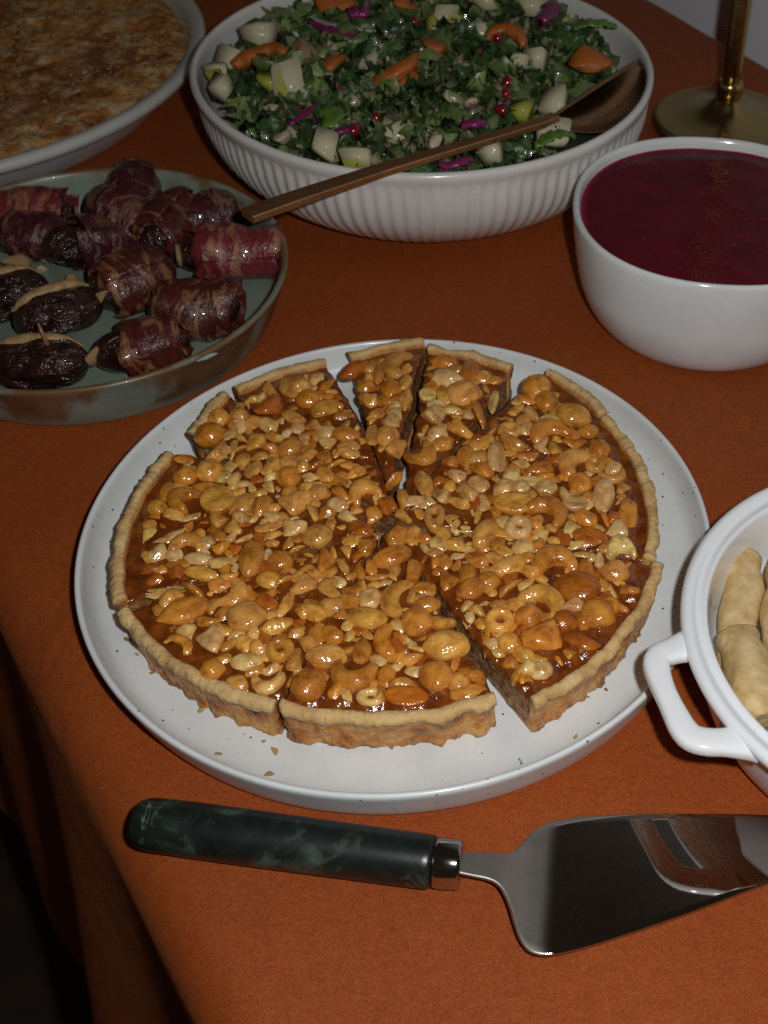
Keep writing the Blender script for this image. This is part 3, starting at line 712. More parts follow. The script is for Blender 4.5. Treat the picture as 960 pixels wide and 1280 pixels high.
# ------------------------------------------------------------------ pie server
def pie_server():
    root = empty('pie_server', (-0.0408, 0.2318, 0.0000)); O = root.location.copy()
    tag(root, 'steel pie server with dark green marble handle lying in front of the tart', 'pie server')
    a, b = Vector((-0.1621, 0.2354, 0.0104)), Vector((-0.0453, 0.2264, 0.0104)); ax = (b-a)
    prof = [(0, .003), (.006, .0072), (.012, .0040), (.03, 1)]
    pth = []; rad = []
    for u, rr in [(0, .001), (.004, .0046), (.012, .0070), (.025, .0086), (.045, .0096), (.07, .0101), (.2, .0104), (.4, .0104), (.6, .0103), (.8, .0102), (.97, .0101), (.99, .0100), (1.0, .0094)]:
        pth.append(a+ax*u-O); rad.append(rr)
    ob('handle', sweep('handle', pth, rad, 40), M['marble'], root)
    c = Vector((-0.0344, 0.2262, 0.0104)); ax2 = c-b
    pth = [b+ax2*u-O for u in (.02, .04, .15, .5, .85, .96, 1.0)]; rad = [.0082, .0091, .0094, .0094, .0092, .0089, .0080]
    ob('ferrule', sweep('ferrule', pth, rad, 40), M['steel'], root)
    st = [((-0.0368, 0.2310, 0.0104), (-0.0357, 0.2218, 0.0116)), ((-0.0312, 0.2308, 0.0114), (-0.0302, 0.2210, 0.0114)), ((-0.0246, 0.2314, 0.0106), (-0.0235, 0.2201, 0.0114)), ((-0.0204, 0.2321, 0.0093), (-0.0198, 0.2183, 0.0111)), ((-0.0174, 0.2333, 0.0082), (-0.0171, 0.2146, 0.0105)), ((-0.0151, 0.2354, 0.0071), (-0.0145, 0.2089, 0.0098)), ((-0.0129, 0.2385, 0.0061), (-0.0125, 0.2031, 0.0092)), ((-0.0107, 0.2428, 0.0050), (-0.0101, 0.1980, 0.0087)), ((-0.0084, 0.2462, 0.0042), (-0.0073, 0.1950, 0.0084)), ((-0.0048, 0.2494, 0.0034), (-0.0037, 0.1937, 0.0085)), ((-0.0005, 0.2519, 0.0028), (0.0006, 0.1937, 0.0085)), ((0.0061, 0.2539, 0.0026), (0.0077, 0.1957, 0.0083)), ((0.0169, 0.2555, 0.0025), (0.0183, 0.1995, 0.0082)), ((0.0364, 0.2576, 0.0025), (0.0360, 0.2068, 0.0082)), ((0.0567, 0.2591, 0.0025), (0.0548, 0.2150, 0.0082)), ((0.0848, 0.2607, 0.0025), (0.0816, 0.2278, 0.0082)), ((0.1073, 0.2605, 0.0025), (0.1039, 0.2380, 0.0082)), ((0.1215, 0.2579, 0.0025), (0.1188, 0.2459, 0.0082))]
    SH = (0.0023, 0.2221, 0.0050)[0]
    V = []; F = []; m = 14
    tops = chaikin([x[0] for x in st], 1); bots = chaikin([x[1] for x in st], 1)
    n = len(tops)
    for p, q in zip(tops, bots):
        for k in range(m+1):
            w = k/m; v = Vector(p)*(1-w)+Vector(q)*w
            V.append((v.x-O.x, v.y-O.y, v.z))
    for i in range(n-1):
        for k in range(m): F.append((i*(m+1)+k, i*(m+1)+k+1, (i+1)*(m+1)+k+1, (i+1)*(m+1)+k))
    me = fix_normals(mk('blade', V, F)); setattr_f(me, 'shoulder', [max(0, min(1, (.055-(v[0]))/.012)) if False else max(0, min(1, (SH-(v[0]+O.x))/.006)) for v in V])
    o = ob('blade', me, M['blade'], root)
    md = o.modifiers.new('thick', 'SOLIDIFY'); md.thickness = .0017; md.offset = 0
    md = o.modifiers.new('round', 'BEVEL'); md.width = .0005; md.segments = 2; md.limit_method = 'ANGLE'; md.angle_limit = R(50)
pie_server()

# ------------------------------------------------------------------ ribbed salad bowl
BC = Vector((-.1179, .7675, 0))
def ribs(r, z, t):
    if .004 < z < .0665 and r > ribs.inner(z):
        k = min(1, (z-.004)/.006, (.0665-z)/.004)
        return r - k*.0011*(.5-.5*math.cos(112*t))**1.0
    return r
ribs.inner = lambda z: .1465 if z > .05 else .1445 if z > .04 else .1395 if z > .03 else .128 if z > .018 else .110
prof = [(0, .004), (.086, .004), (.089, 0), (.096, 0), (.103, .002), (.1165, .009), (.131, .020), (.1425, .034), (.1480, .049), (.1490, .060), (.1492, .0665), (.1500, .0685), (.1510, .0715), (.1510, .0740), (.1494, .0755), (.1474, .0755), (.1460, .0738), (.1450, .064), (.1435, .052), (.138, .036), (.126, .020), (.108, .011), (.07, .008), (0, .008)]
o = ob('salad_bowl', lathe('salad_bowl', chaikin(prof, 1), 896, ribs), M['ribbed'], loc=BC)
tag(o, 'large white ribbed ceramic bowl holding the green salad', 'bowl')

def mound(x, y):
    r = math.hypot(x, y)/.142
    return .062 + .018*max(0, 1-r*r)
def kale():
    V = []; F = []; C = []
    def addc(c, n): C.extend([(*c, 1)]*n)
    # packed salad underneath
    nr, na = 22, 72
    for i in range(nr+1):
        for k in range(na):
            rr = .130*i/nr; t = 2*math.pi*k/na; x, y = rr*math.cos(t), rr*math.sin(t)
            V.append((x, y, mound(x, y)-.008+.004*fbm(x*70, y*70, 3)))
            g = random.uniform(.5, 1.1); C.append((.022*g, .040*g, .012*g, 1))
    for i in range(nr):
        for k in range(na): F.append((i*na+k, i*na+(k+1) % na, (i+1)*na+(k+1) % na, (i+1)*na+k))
    # curled leaf pieces
    for _ in range(2000):
        t = random.random()*6.283; rr = .126*math.sqrt(random.random()); x, y = rr*math.cos(t), rr*math.sin(t)
        # an open spot with bare bowl wall at the spoon
        if x > .085 and y < .03 and rr > .112: continue
        z = mound(x, y)+random.uniform(-.007, .003)
        if x > .062 and -.11 < y < .03: z -= .010*min(1, (x-.062)/.015)
        s = random.uniform(.0055, .0140); e = Matrix.Rotation(random.random()*6.283, 3, 'Z') @ Matrix.Rotation(random.gauss(0, .75), 3, 'X') @ Matrix.Rotation(random.gauss(0, .5), 3, 'Y')
        n = 7; b0 = len(V); sd = random.random()*100; asp = random.uniform(.5, .9)
        for i in range(n):
            for j in range(n):
                u, v = i/(n-1)*2-1, j/(n-1)*2-1
                lx = u*s*(1+.25*n3(v*2, sd, 1)); ly = v*s*asp*(1+.3*n3(u*2, sd, 5)); edge = max(abs(u), abs(v))
                lz = s*(1.3*edge**3*n3(u*3.4+sd, v*3.4, 3)+.45*n3(u*2.4+sd, v*2.4, 8)) - s*.3*u*u
                p = e @ Vector((lx, ly, lz)); V.append((x+p.x, y+p.y, z+p.z))
        for i in range(n-1):
            for j in range(n-1): F.append((b0+i*n+j, b0+(i+1)*n+j, b0+(i+1)*n+j+1, b0+i*n+j+1))
        q = random.random()
        g = random.uniform(.6, 1.35)
        if q < .56: c = (.046*g, .092*g, .027*g)
        elif q < .84: c = (.095*g, .145*g, .042*g)
        else: c = (.19*g, .235*g, .085*g)
        addc(c, n*n)
    me = mk('chopped_kale', V, F); setattr_c(me, 'tint', C)
    o = ob('chopped_kale', me, M['kale'], loc=BC); tag(o, 'dark green chopped curly kale filling the ribbed bowl', 'kale', kind='stuff')
    # pale shreds between the leaves
    V = []; F = []; C = []
    for _ in range(1000):
        t = random.random()*6.283; rr = .126*math.sqrt(random.random()); x, y = rr*math.cos(t), rr*math.sin(t); z = mound(x, y)+random.uniform(-.002, .004)
        if x > .062 and -.11 < y < .03: z -= .010*min(1, (x-.062)/.015)
        if x > .085 and y < .03 and rr > .118: continue
        L = random.uniform(.002, .0075); w = random.uniform(.001, .0046); h = w*.5
        e = Matrix.Rotation(random.random()*6.283, 3, 'Z') @ Matrix.Rotation(random.gauss(0, .5), 3, 'Y') @ Matrix.Rotation(random.random()*3, 3, 'X')
        b0 = len(V); bend = random.gauss(0, .25)
        for i in range(5):
            u = i/4*2-1
            for (sy, sz) in ((-1, -1), (1, -1), (1, 1), (-1, 1)):
                k = 1-.5*abs(u)
                p = e @ Vector((u*L, sy*w*k+bend*L*u*u, sz*h*k)); V.append((x+p.x, y+p.y, z+p.z))
        for i in range(4):
            for k in range(4): F.append((b0+i*4+k, b0+i*4+(k+1) % 4, b0+(i+1)*4+(k+1) % 4, b0+(i+1)*4+k))
        F.append((b0, b0+3, b0+2, b0+1)); F.append((b0+16, b0+17, b0+18, b0+19))
        c = random.choice([(.28, .27, .16), (.36, .31, .20), (.17, .21, .08), (.24, .16, .12), (.15, .03, .07), (.24, .19, .10), (.13, .16, .06)]); g = random.uniform(.6, 1.15)
        C.extend([(c[0]*g, c[1]*g, c[2]*g, 1)]*20)
    me = fix_normals(mk('shredded_cabbage', V, F)); setattr_c(me, 'tint', C)
    o = ob('shredded_cabbage', me, M['crumbs'], loc=BC); tag(o, 'pale shreds of cabbage and seeds scattered through the kale', 'cabbage', kind='stuff')
kale()

def cubeish(seed, bev=.055):
    r = random.Random(seed); bm = bmesh.new(); bmesh.ops.create_cube(bm, size=1)
    for v in bm.verts: v.co *= 1; v.co += Vector((r.uniform(-.24, .2), r.uniform(-.24, .2), r.uniform(-.24, .2)))
    bmesh.ops.bevel(bm, geom=list(bm.edges), offset=bev, segments=2, affect='EDGES')
    bmesh.ops.triangulate(bm, faces=bm.faces)
    me = bpy.data.meshes.new('piece'); bm.to_mesh(me); bm.free(); me.polygons.foreach_set('use_smooth', [True]*len(me.polygons))
    return me
def crescent(seed):
    r = random.Random(seed); n = 18; P = []; rad = []
    for i in range(n):
        u = i/(n-1); a = R(-95+190*u); P.append((math.sin(a)*.5, math.cos(a)*.42, .05*n3(u*3, seed, 0)))
        e = (1-(2*u-1)**2)**.45 if 0 < u < 1 else .12
        rad.append((.17*e+.02+.03*n3(u*4, seed, 2), .26*e+.02))
    me = sweep('squash', P, rad, 14)
    for v in me.vertices: v.co += v.normal*(.07*n3(v.co.x*5+seed, v.co.y*5, v.co.z*5)+.04*n3(v.co.x*13, v.co.y*13, v.co.z*13+seed))
    return me
def on_salad(p, dz): return (p[0], p[1], p[2]+dz)
PEAR = [
 ((-0.2292, 0.7749, 0.0780), .0175, .016, 'large pear cube near the left rim of the salad', 0), ((-0.1970, 0.7156, 0.0770), .0150, .020, 'tall pear cube with green skin end at left of salad', 1),
 ((-0.2466, 0.7353, 0.0720), .0135, .010, 'flat pear piece with green skin touching the left rim', 1), ((-0.2401, 0.7166, 0.0700), .0135, .012, 'small pear cube lowest against the left bowl rim', 0),
 ((-0.2412, 0.7515, 0.0730), .013, .013, 'pear cube tucked between left rim and large pear cube', 0), ((-0.1620, 0.6510, 0.0710), .0165, .012, 'pear cube above the front rim, left of the spoon handle', 0),
 ((-0.1413, 0.6411, 0.0700), .0150, .010, 'pear slice with yellow skin half under the spoon handle', 1), ((-0.1104, 0.8152, 0.0800), .015, .019, 'oblong pear piece with yellow-green tip at back of salad', 1),
 ((-0.0832, 0.7961, 0.0810), .013, .013, 'pear cube beside the bright pomegranate seed at the back', 0), ((-0.0540, 0.8565, 0.0790), .020, .014, 'large pear wedge at the very back of the salad', 0),
 ((-0.0864, 0.8503, 0.0800), .011, .012, 'small pear piece at the top edge of the picture', 0), ((-0.0543, 0.7571, 0.0800), .014, .013, 'pear cube in the right half beside a paler cube', 0),
 ((-0.0435, 0.7680, 0.0790), .012, .012, 'paler greenish pear cube right of its twin', 0), ((-0.0492, 0.6979, 0.0760), .013, .012, 'yellow-skinned pear piece just above the spoon handle', 2),
 ((-0.0283, 0.6817, 0.0730), .020, .011, 'broad pear slab in front of the spoon bowl', 0), ((-0.0645, 0.6559, 0.0710), .014, .012, 'pear piece under the middle of the spoon handle', 0),
 ((-0.0292, 0.7124, 0.0760), .014, .013, 'pale pear piece beside the spoon neck', 0), ((-0.1172, 0.7998, 0.0800), .009, .012, 'thin yellow-green pear sliver at the back', 2), ((-0.1212, 0.6684, 0.0730), .016, .008, 'ragged pale pear shaving in front centre of salad', 0),
 ((-0.2096, 0.7192, 0.0750), .012, .010, 'yellowish pear bit left of the tall pear cube', 2)]
for k, (p, a, h, lab, skin) in enumerate(PEAR):
    root = ob('pear_piece', cubeish(k), M['pear'] if skin < 2 else M['pearskin'], None, on_salad(p, .0015), (random.gauss(0, .35), random.gauss(0, .35), random.uniform(-.6, .6)), (a*.98, a*.82, h*1.05))
    tag(root, lab, 'pear', 'pear pieces in the salad')
    if skin == 1:
        o = ob('skin', cubeish(50+k), M['pearskin'], root, (0, -.44, -.1), None, (1.03, .22, .86))
SQ = [
 ((-0.2197, 0.7398, 0.0770), .030, 20, 'orange squash crescent at the left, below the large pear cube', 'c'), ((-0.1705, 0.7367, 0.0790), .018, 40, 'orange squash chunk left of the salad centre', 'k'),
 ((-0.1333, 0.7317, 0.0800), .030, 200, 'orange squash crescent in the middle of the salad', 'c'), ((-0.1877, 0.8286, 0.0790), .026, 10, 'orange squash chunk at the back, left of the centre', 'k'),
 ((-0.1396, 0.8309, 0.0800), .026, 100, 'orange squash chunk at the back holding a pomegranate seed', 'k'), ((-0.0097, 0.7678, 0.0770), .026, 30, 'bright orange squash chunk by the spoon at right', 'k'),
 ((-0.0667, 0.7795, 0.0800), .024, -20, 'orange squash strip below the bright pomegranate seed', 'c'), ((-0.1105, 0.7645, 0.0800), .022, 60, 'orange squash wedge behind the middle crescent', 'k'), ((-0.1202, 0.7210, 0.0790), .014, 0, 'small orange squash bit touching the middle crescent', 'k')]
for k, (p, L, a, lab, t) in enumerate(SQ):
    me = crescent(k) if t == 'c' else chunk(200+k, 9)
    me.materials.clear(); me.materials.append(M['squash'])
    o = ob('squash_piece', me, None, None, on_salad(p, .0045), (random.gauss(0, .25)+.2, random.gauss(0, .25), R(a)), (L*1.1, L*.85, L*.45) if t == 'k' else (L*1.0, L*.95, L*.6))
    tag(o, lab, 'squash', 'roasted squash in the salad')
def strip(name, pts, w, h, mat, label, cat, group=None):
    pts = [(q[0], q[1], q[2]+.0015) for q in pts]
    P = chaikin(pts, 2); o0 = Vector(P[0]); n = len(P); p0 = P[0][0]
    me = sweep(name, [Vector(p)-o0+Vector((0, 0, .002*n3(i*.9, p[0]*300, 0))) for i, p in enumerate(P)], [(w*(.45+.55*math.sin(math.pi*min(max(i/(n-1), .03), .97)))*(1+.55*n3(i*1.1, p0*700, 4)), h*.75) for i in range(n)], 10)
    o = ob(name, me, mat, None, o0); tag(o, label, cat, group); return o
g = 'red cabbage shreds in the salad'
strip('cabbage_shred', [(-0.1984, 0.7932, 0.0830), (-0.1809, 0.7783, 0.0850), (-0.1641, 0.7733, 0.0850), (-0.1481, 0.7681, 0.0840)], .0042, .0018, M['cabbage'], 'long magenta cabbage shred near the back of the salad', 'cabbage', g)
strip('cabbage_shred', [(-0.1971, 0.7974, 0.0835), (-0.1761, 0.7817, 0.0860), (-0.1521, 0.7801, 0.0850)], .0026, .0012, M['cabbage_white'], 'pale rib of cabbage lying along the long magenta shred', 'cabbage', g)
strip('cabbage_shred', [(-0.1741, 0.8050, 0.0840), (-0.1676, 0.8091, 0.0860), (-0.1620, 0.8069, 0.0840)], .006, .004, M['cabbage'], 'crumpled purple cabbage piece beside the back squash chunk', 'cabbage', g)
strip('cabbage_shred', [(-0.0453, 0.8167, 0.0830), (-0.0395, 0.8288, 0.0850), (-0.0384, 0.8504, 0.0830)], .007, .004, M['cabbage'], 'dark purple cabbage leaf at back right of the salad', 'cabbage', g)
strip('cabbage_shred', [(-0.1861, 0.6659, 0.0750), (-0.1786, 0.6732, 0.0780), (-0.1720, 0.6887, 0.0780)], .0028, .0014, M['cabbage'], 'thin purple cabbage shred at left front of the salad', 'cabbage', g)
strip('cabbage_shred', [(-0.1567, 0.6578, 0.0750), (-0.1513, 0.6606, 0.0770), (-0.1443, 0.6695, 0.0760)], .0038, .002, M['cabbage'], 'short magenta cabbage shred near the front rim', 'cabbage', g)
strip('cabbage_shred', [(-0.0833, 0.6756, 0.0760), (-0.0774, 0.6746, 0.0790), (-0.0709, 0.6774, 0.0770)], .005, .003, M['cabbage'], 'purple cabbage piece above the spoon handle', 'cabbage', g)
strip('cabbage_shred', [(-0.0925, 0.6388, 0.0690), (-0.0830, 0.6383, 0.0720), (-0.0745, 0.6468, 0.0700)], .0042, .0024, M['cabbage'], 'purple cabbage piece between spoon handle and front rim', 'cabbage', g)
for k, (p, lab) in enumerate([((-0.0715, 0.7800, 0.0870), 'bright red pomegranate seed at the back, right of centre'), ((-0.0605, 0.7254, 0.0830), 'pomegranate seed topmost of the three in a row at right'), ((-0.0604, 0.7130, 0.0810), 'pomegranate seed in the middle of the three in a row'), ((-0.0614, 0.6965, 0.0790), 'pomegranate seed lowest of the three in a row'), ((-0.1282, 0.7958, 0.0880), 'pomegranate seed lying on the back squash chunk'), ((-0.1459, 0.6623, 0.0770), 'pomegranate seed near the short magenta shred in front'), ((-0.1357, 0.6769, 0.0780), 'dark pomegranate seed in the front centre of the salad')]):
    me = ovoid(80+k, .4); me.materials.clear(); me.materials.append(M['pome'])
    o = ob('pomegranate_seed', me, None, None, p, (random.random(), random.random(), random.random()*6), (.0085, .007, .0065)); tag(o, lab, 'seed', 'pomegranate seeds in the salad')
for k, (p, L, mt, nm, lab, cat) in enumerate([((-0.1932, 0.7537, 0.0810), .022, 'walnut', 'walnut', 'brown walnut half between the left pears and the centre', 'walnut'), ((-0.1876, 0.7378, 0.0800), .014, 'walnut', 'walnut', 'small walnut bit just below the walnut half', 'walnut'), ((-0.1505, 0.7411, 0.0820), .018, 'cheese', 'cheese_crumble', 'pale cheese crumble between two squash pieces', 'cheese'), ((-0.1789, 0.7632, 0.0820), .013, 'cheese', 'cheese_crumble', 'small cheese crumble under the long magenta shred', 'cheese'), ((-0.0926, 0.7019, 0.0800), .017, 'cheese', 'cheese_crumble', 'cheese crumble in the middle of the salad', 'cheese'), ((-0.0814, 0.6992, 0.0800), .014, 'cheese', 'cheese_crumble', 'narrow cheese crumble right of the middle one', 'cheese'), ((-0.0973, 0.6558, 0.0760), .011, 'cheese', 'cheese_crumble', 'pinkish cheese crumble above the spoon handle', 'cheese'), ((-0.1864, 0.6519, 0.0750), .014, 'cheese', 'cheese_crumble', 'cheese crumble by the left front rim', 'cheese')]):
    me = chunk(300+k, 12, .04); me.materials.clear(); me.materials.append(M[mt])
    o = ob(nm, me, None, None, p, (random.gauss(0, .4), random.gauss(0, .4), random.random()*6), (L, L*.62, L*.5)); tag(o, lab, cat)
strip('leaf_piece', [(-0.0232, 0.8167, 0.0800), (-0.0131, 0.8216, 0.0830), (-0.0020, 0.8206, 0.0830), (0.0063, 0.8203, 0.0820)], .0058, .0015, M['lettuce'], 'pointed bright green leaf reaching over the right rim side', 'leaf')
strip('leaf_piece', [(-0.1659, 0.6666, 0.0760), (-0.1623, 0.6673, 0.0800), (-0.1603, 0.6799, 0.0800)], .0085, .002, M['lettuce'], 'light green leaf rib at the left front of the salad', 'leaf')
strip('leaf_piece', [(-0.0385, 0.6594, 0.0740), (-0.0313, 0.6646, 0.0780), (-0.0221, 0.6718, 0.0780), (-0.0164, 0.6762, 0.0740)], .0048, .002, M['lettuce'], 'curled green leaf in front of the spoon bowl', 'leaf')

# ------------------------------------------------------------------ serving spoon
def spoon():
    root = empty('serving_spoon', (-0.1207, 0.6133, 0.0790)); O = root.location.copy()
    tag(root, 'copper coloured serving spoon resting across the rim of the salad bowl', 'spoon')
    hp = [(-0.1825, 0.5502, 0.0835), (-0.1703, 0.5631, 0.0830), (-0.1507, 0.5827, 0.0822), (-0.1203, 0.6112, 0.0812), (-0.0871, 0.6357, 0.0822), (-0.0565, 0.6571, 0.0832), (-0.0359, 0.6733, 0.0835), (-0.0278, 0.6835, 0.0830)]
    ws = [(.0058, .0022), (.0058, .0022), (.0055, .0021), (.0048, .0020), (.0040, .0019), (.0034, .0020), (.0034, .0021), (.0040, .0018)]
    # rectangular bar
    V = []; F = []; P = [Vector(p)-O for p in hp]; n = len(P)
    for i in range(n):
        t = (P[min(i+1, n-1)]-P[max(i-1, 0)]).normalized(); s = t.cross(Vector((0, 0, 1))).normalized(); w = s.cross(t)
        a, b = ws[i]
        for (x, y) in ((-1, -.7), (-.9, -1), (.9, -1), (1, -.7), (1, .7), (.9, 1), (-.9, 1), (-1, .7)): V.append(P[i]+s*(a*x)+w*(b*y))
    for i in range(n-1):
        for k in range(8): F.append((i*8+k, i*8+(k+1) % 8, (i+1)*8+(k+1) % 8, (i+1)*8+k))
    F.append(tuple(range(8))); F.append(tuple(range((n-1)*8, n*8)))
    me = fix_normals(mk('handle', V, F, False)); ob('handle', me, M['copper_satin'], root)
    # spoon bowl: tilted on its side, hollow turned towards the front
    a, b = Vector((-0.0305, 0.6801, 0.0835)), Vector((0.0232, 0.7780, 0.0800)); ax = (b-a); L = ax.length; ax.normalize()
    side = ax.cross(Vector((0, 0, 1))).normalized()
    tilt = R(38); up = side.cross(ax).normalized()
    s2 = side*math.cos(tilt)-up*math.sin(tilt); u2 = side*math.sin(tilt)+up*math.cos(tilt)
    V = []; F = []; nu, nv = 26, 16
    for i in range(nu+1):
        u = i/nu; hw = .0175*(math.sin(math.pi*min(1, .035+u*.95))**.62)*(1-.22*(1-u))
        if u > .97: hw *= .75
        for j in range(nv+1):
            v = j/nv*2-1
            d = .0105*(1-v*v)*math.sin(math.pi*min(1, .05+.93*u))**.8
            V.append(a+ax*(L*u)+s2*(hw*v+hw*.9)-u2*d-O)
    for i in range(nu):
        for j in range(nv): F.append((i*(nv+1)+j, (i+1)*(nv+1)+j, (i+1)*(nv+1)+j+1, i*(nv+1)+j+1))
    me = fix_normals(mk('spoon_bowl', V, F)); o = ob('spoon_bowl', me, M['copper'], root)
    md = o.modifiers.new('thick', 'SOLIDIFY'); md.thickness = .0014; md.offset = 0
spoon()

# ------------------------------------------------------------------ beetroot soup
SC = Vector((.069, .614, 0))
def squircle(k):
    def f(r, z, t):
        n = 2.0+k*min(1, z/.03)
        c, s = abs(math.cos(t)), abs(math.sin(t))
        return r*.985/((c**n+s**n)**(1/n))
    return f
prof = [(0, .003), (.053, .003), (.056, 0), (.064, 0), (.068, .003), (.0730, .011), (.0775, .024), (.0803, .040), (.0825, .056), (.0832, .066), (.0830, .0695), (.0816, .0707), (.0798, .0700), (.0786, .067), (.0782, .058), (.0760, .040), (.072, .024), (.063, .011), (.05, .007), (0, .007)]
o = ob('soup_bowl', lathe('soup_bowl', chaikin(prof, 2), 160, squircle(.22)), M['soupbowl'], loc=SC)
tag(o, 'white rounded-square porcelain bowl filled with beetroot soup', 'bowl')
V = []; F = []; nr, na = 40, 120; f = squircle(.22)
for i in range(nr+1):
    for k in range(na):
        t = 2*math.pi*k/na; rr = f(.0790*i/nr, .06, t); x, y = rr*math.cos(t), rr*math.sin(t)
        V.append((x, y, .0636+.0003*n3(x*60, y*60, 2)+(.0008*max(0, (i/nr-.95)/.05))))
for i in range(nr):
    for k in range(na): F.append((i*na+k, i*na+(k+1) % na, (i+1)*na+(k+1) % na, (i+1)*na+k))
me = mk('beetroot_soup', V, F); setattr_f(me, 'edge', [max(0, (i/nr-.955)/.045)*.8 for i in range(nr+1) for k in range(na)])
o = ob('beetroot_soup', me, M['soup'], loc=SC); tag(o, 'dark crimson beetroot soup with small bubbles in the white bowl', 'soup')
bm = bmesh.new()
for _ in range(44):
    px = random.gauss(.028, .012); py = random.gauss(-.010, .018)
    if random.random() < .25: px, py = random.uniform(-.05, .06), random.uniform(-.05, .05)
    s = random.choice([.0003, .0004, .0004, .0006, .0008, .0011])
    bmesh.ops.create_icosphere(bm, subdivisions=2, radius=s, matrix=Matrix.Translation((px, py, .0639)) @ Matrix.Diagonal((1, 1, .55, 1)))
me = bpy.data.meshes.new('bubbles'); bm.to_mesh(me); bm.free(); me.polygons.foreach_set('use_smooth', [True]*len(me.polygons))
b = ob('bubbles', me, M['froth'], o); b['kind'] = 'stuff'

# ------------------------------------------------------------------ brass candlestick
cs = empty('candlestick', (0.0925, 0.8460, 0.0000)); tag(cs, 'tall aged brass candlestick standing behind the soup bowl', 'candlestick')
pr = [(0, 0), (.050, 0), (.0535, .0015), (.055, .005), (.054, .0085), (.051, .0102), (.047, .0100), (.041, .0098), (.034, .0108), (.024, .0135), (.0160, .0175), (.0112, .0225), (.0086, .0262), (0, .027)]
ob('base', lathe('base', chaikin(pr, 2), 96), M['brass'], cs)
pr = [(0, .025), (.0084, .025), (.0094, .0266), (.0098, .0310), (.0098, .0350), (.0090, .0375), (.0078, .0388), (0, .039)]
ob('collar', lathe('collar', chaikin(pr, 1), 64), M['brass'], cs)
pr = [(0, .037), (.0068, .037), (.0068, .05), (.0076, .14), (.0084, .24), (.0125, .252), (.011, .26), (.016, .28), (0, .281)]
ob('stem', lathe('stem', chaikin(pr, 1), 64), M['brass'], cs)

# ------------------------------------------------------------------ white casserole with the rolls
KC = Vector((.1416, .324, 0))
prof = [(0, .003), (.068, .003), (.070, 0), (.0755, 0), (.0790, .003), (.0838, .014), (.0875, .028), (.0893, .038), (.0905, .0425), (.0945, .0445), (.0962, .0475), (.0958, .0505), (.0935, .0520), (.0912, .0512), (.0900, .0496), (.0885, .0492), (.0868, .0500), (.0856, .0502), (.0846, .0490), (.0842, .044), (.0826, .028), (.0790, .014), (.073, .009), (.06, .0078), (0, .0078)]
root = empty('casserole', KC); tag(root, 'white porcelain casserole with loop handle holding steamed dough rolls', 'casserole')
ob('pot', lathe('pot', chaikin(prof, 2), 160), M['casserole'], root)
P = chaikin([(0.0515, 0.3115, 0.0450), (0.0438, 0.3075, 0.0460), (0.0351, 0.3027, 0.0460), (0.0370, 0.2917, 0.0460), (0.0422, 0.2774, 0.0460), (0.0472, 0.2659, 0.0460), (0.0538, 0.2635, 0.0460), (0.0636, 0.2643, 0.0460), (0.0729, 0.2657, 0.0450)], 2)
n = len(P); rad = []
for i in range(n):
    u = i/(n-1); e = abs(2*u-1); rad.append((.0056+.0030*max(0, e-.62)/.38 - .0010*math.exp(-((u-.45)/.1)**2), .0036+.001*max(0, e-.7)/.3))
ob('handle', sweep('handle', [Vector(p)-KC for p in P], rad, 28, sq_=.72), M['casserole'], root)
# the same handle on the hidden far side
P2 = [Vector((-(Vector(p)-KC).x, -(Vector(p)-KC).y, p[2])) for p in P]
ob('handle', sweep('handle', P2, rad, 28, sq_=.72), M['casserole'], root)
def roll(pts, rads, label, mat='dough', nm='dough_roll', cat='roll'):
    n = 26; P = [Vector(p) for p in chaikin(pts, 3)]; o0 = P[0].copy()
    idx = np.linspace(0, len(P)-1, n); Q = []; rr = []
    for i, t in enumerate(idx):
        k = int(t); f_ = t-k; q = P[k].lerp(P[min(k+1, len(P)-1)], f_); u = i/(n-1)
        Q.append(q-o0); r = np.interp(u, np.linspace(0, 1, len(rads)), rads)
        cap = min(u, 1-u)/.09; cap = math.sqrt(max(0, 1-(1-min(cap, 1))**2)) if cap < 1 else 1
        rr.append(max(r*cap, r*.08))
    me = sweep(nm, Q, rr, 22)
    for v in me.vertices:
        d = 1+.0
        v.co += Vector((n3(v.co.x*75, v.co.y*75, v.co.z*75+o0.x*999), n3(v.co.y*75, v.co.z*75, 3+o0.y*99), n3(v.co.x*75, 5, v.co.z*75)))*.0030+Vector((n3(v.co.x*230, v.co.y*230, v.co.z*230), n3(v.co.y*230, v.co.z*230, 3), n3(v.co.x*230, 5, v.co.z*230)))*.0006
    o = ob(nm, me, M[mat], None, o0); tag(o, label, cat, 'dough rolls in the casserole' if cat == 'roll' else None)
roll([(0.0769, 0.3786, 0.0250), (0.0742, 0.3465, 0.0240), (0.0722, 0.3018, 0.0200)], [.0090, .0092, .0090, .0090], 'long pale dough roll lying along the left inside of the casserole')
roll([(0.0727, 0.3321, 0.0270), (0.0754, 0.3135, 0.0300), (0.0783, 0.3006, 0.0300), (0.0835, 0.2896, 0.0270)], [.0085, .0105, .0112, .0098], 'thick rounded dough roll lowest in the casserole, over the long one')
roll([(0.1031, 0.3911, 0.0260), (0.0954, 0.3589, 0.0280), (0.0943, 0.3329, 0.0260), (0.0977, 0.3191, 0.0240)], [.0105, .0112, .0110, .0095], 'dough roll at the right picture edge, inside the casserole')
roll([(0.0862, 0.2953, 0.0125), (0.0951, 0.2904, 0.0130)], [.0055, .0055], 'small grey-green piece on the casserole floor', 'olive', 'olive_piece', 'olive')

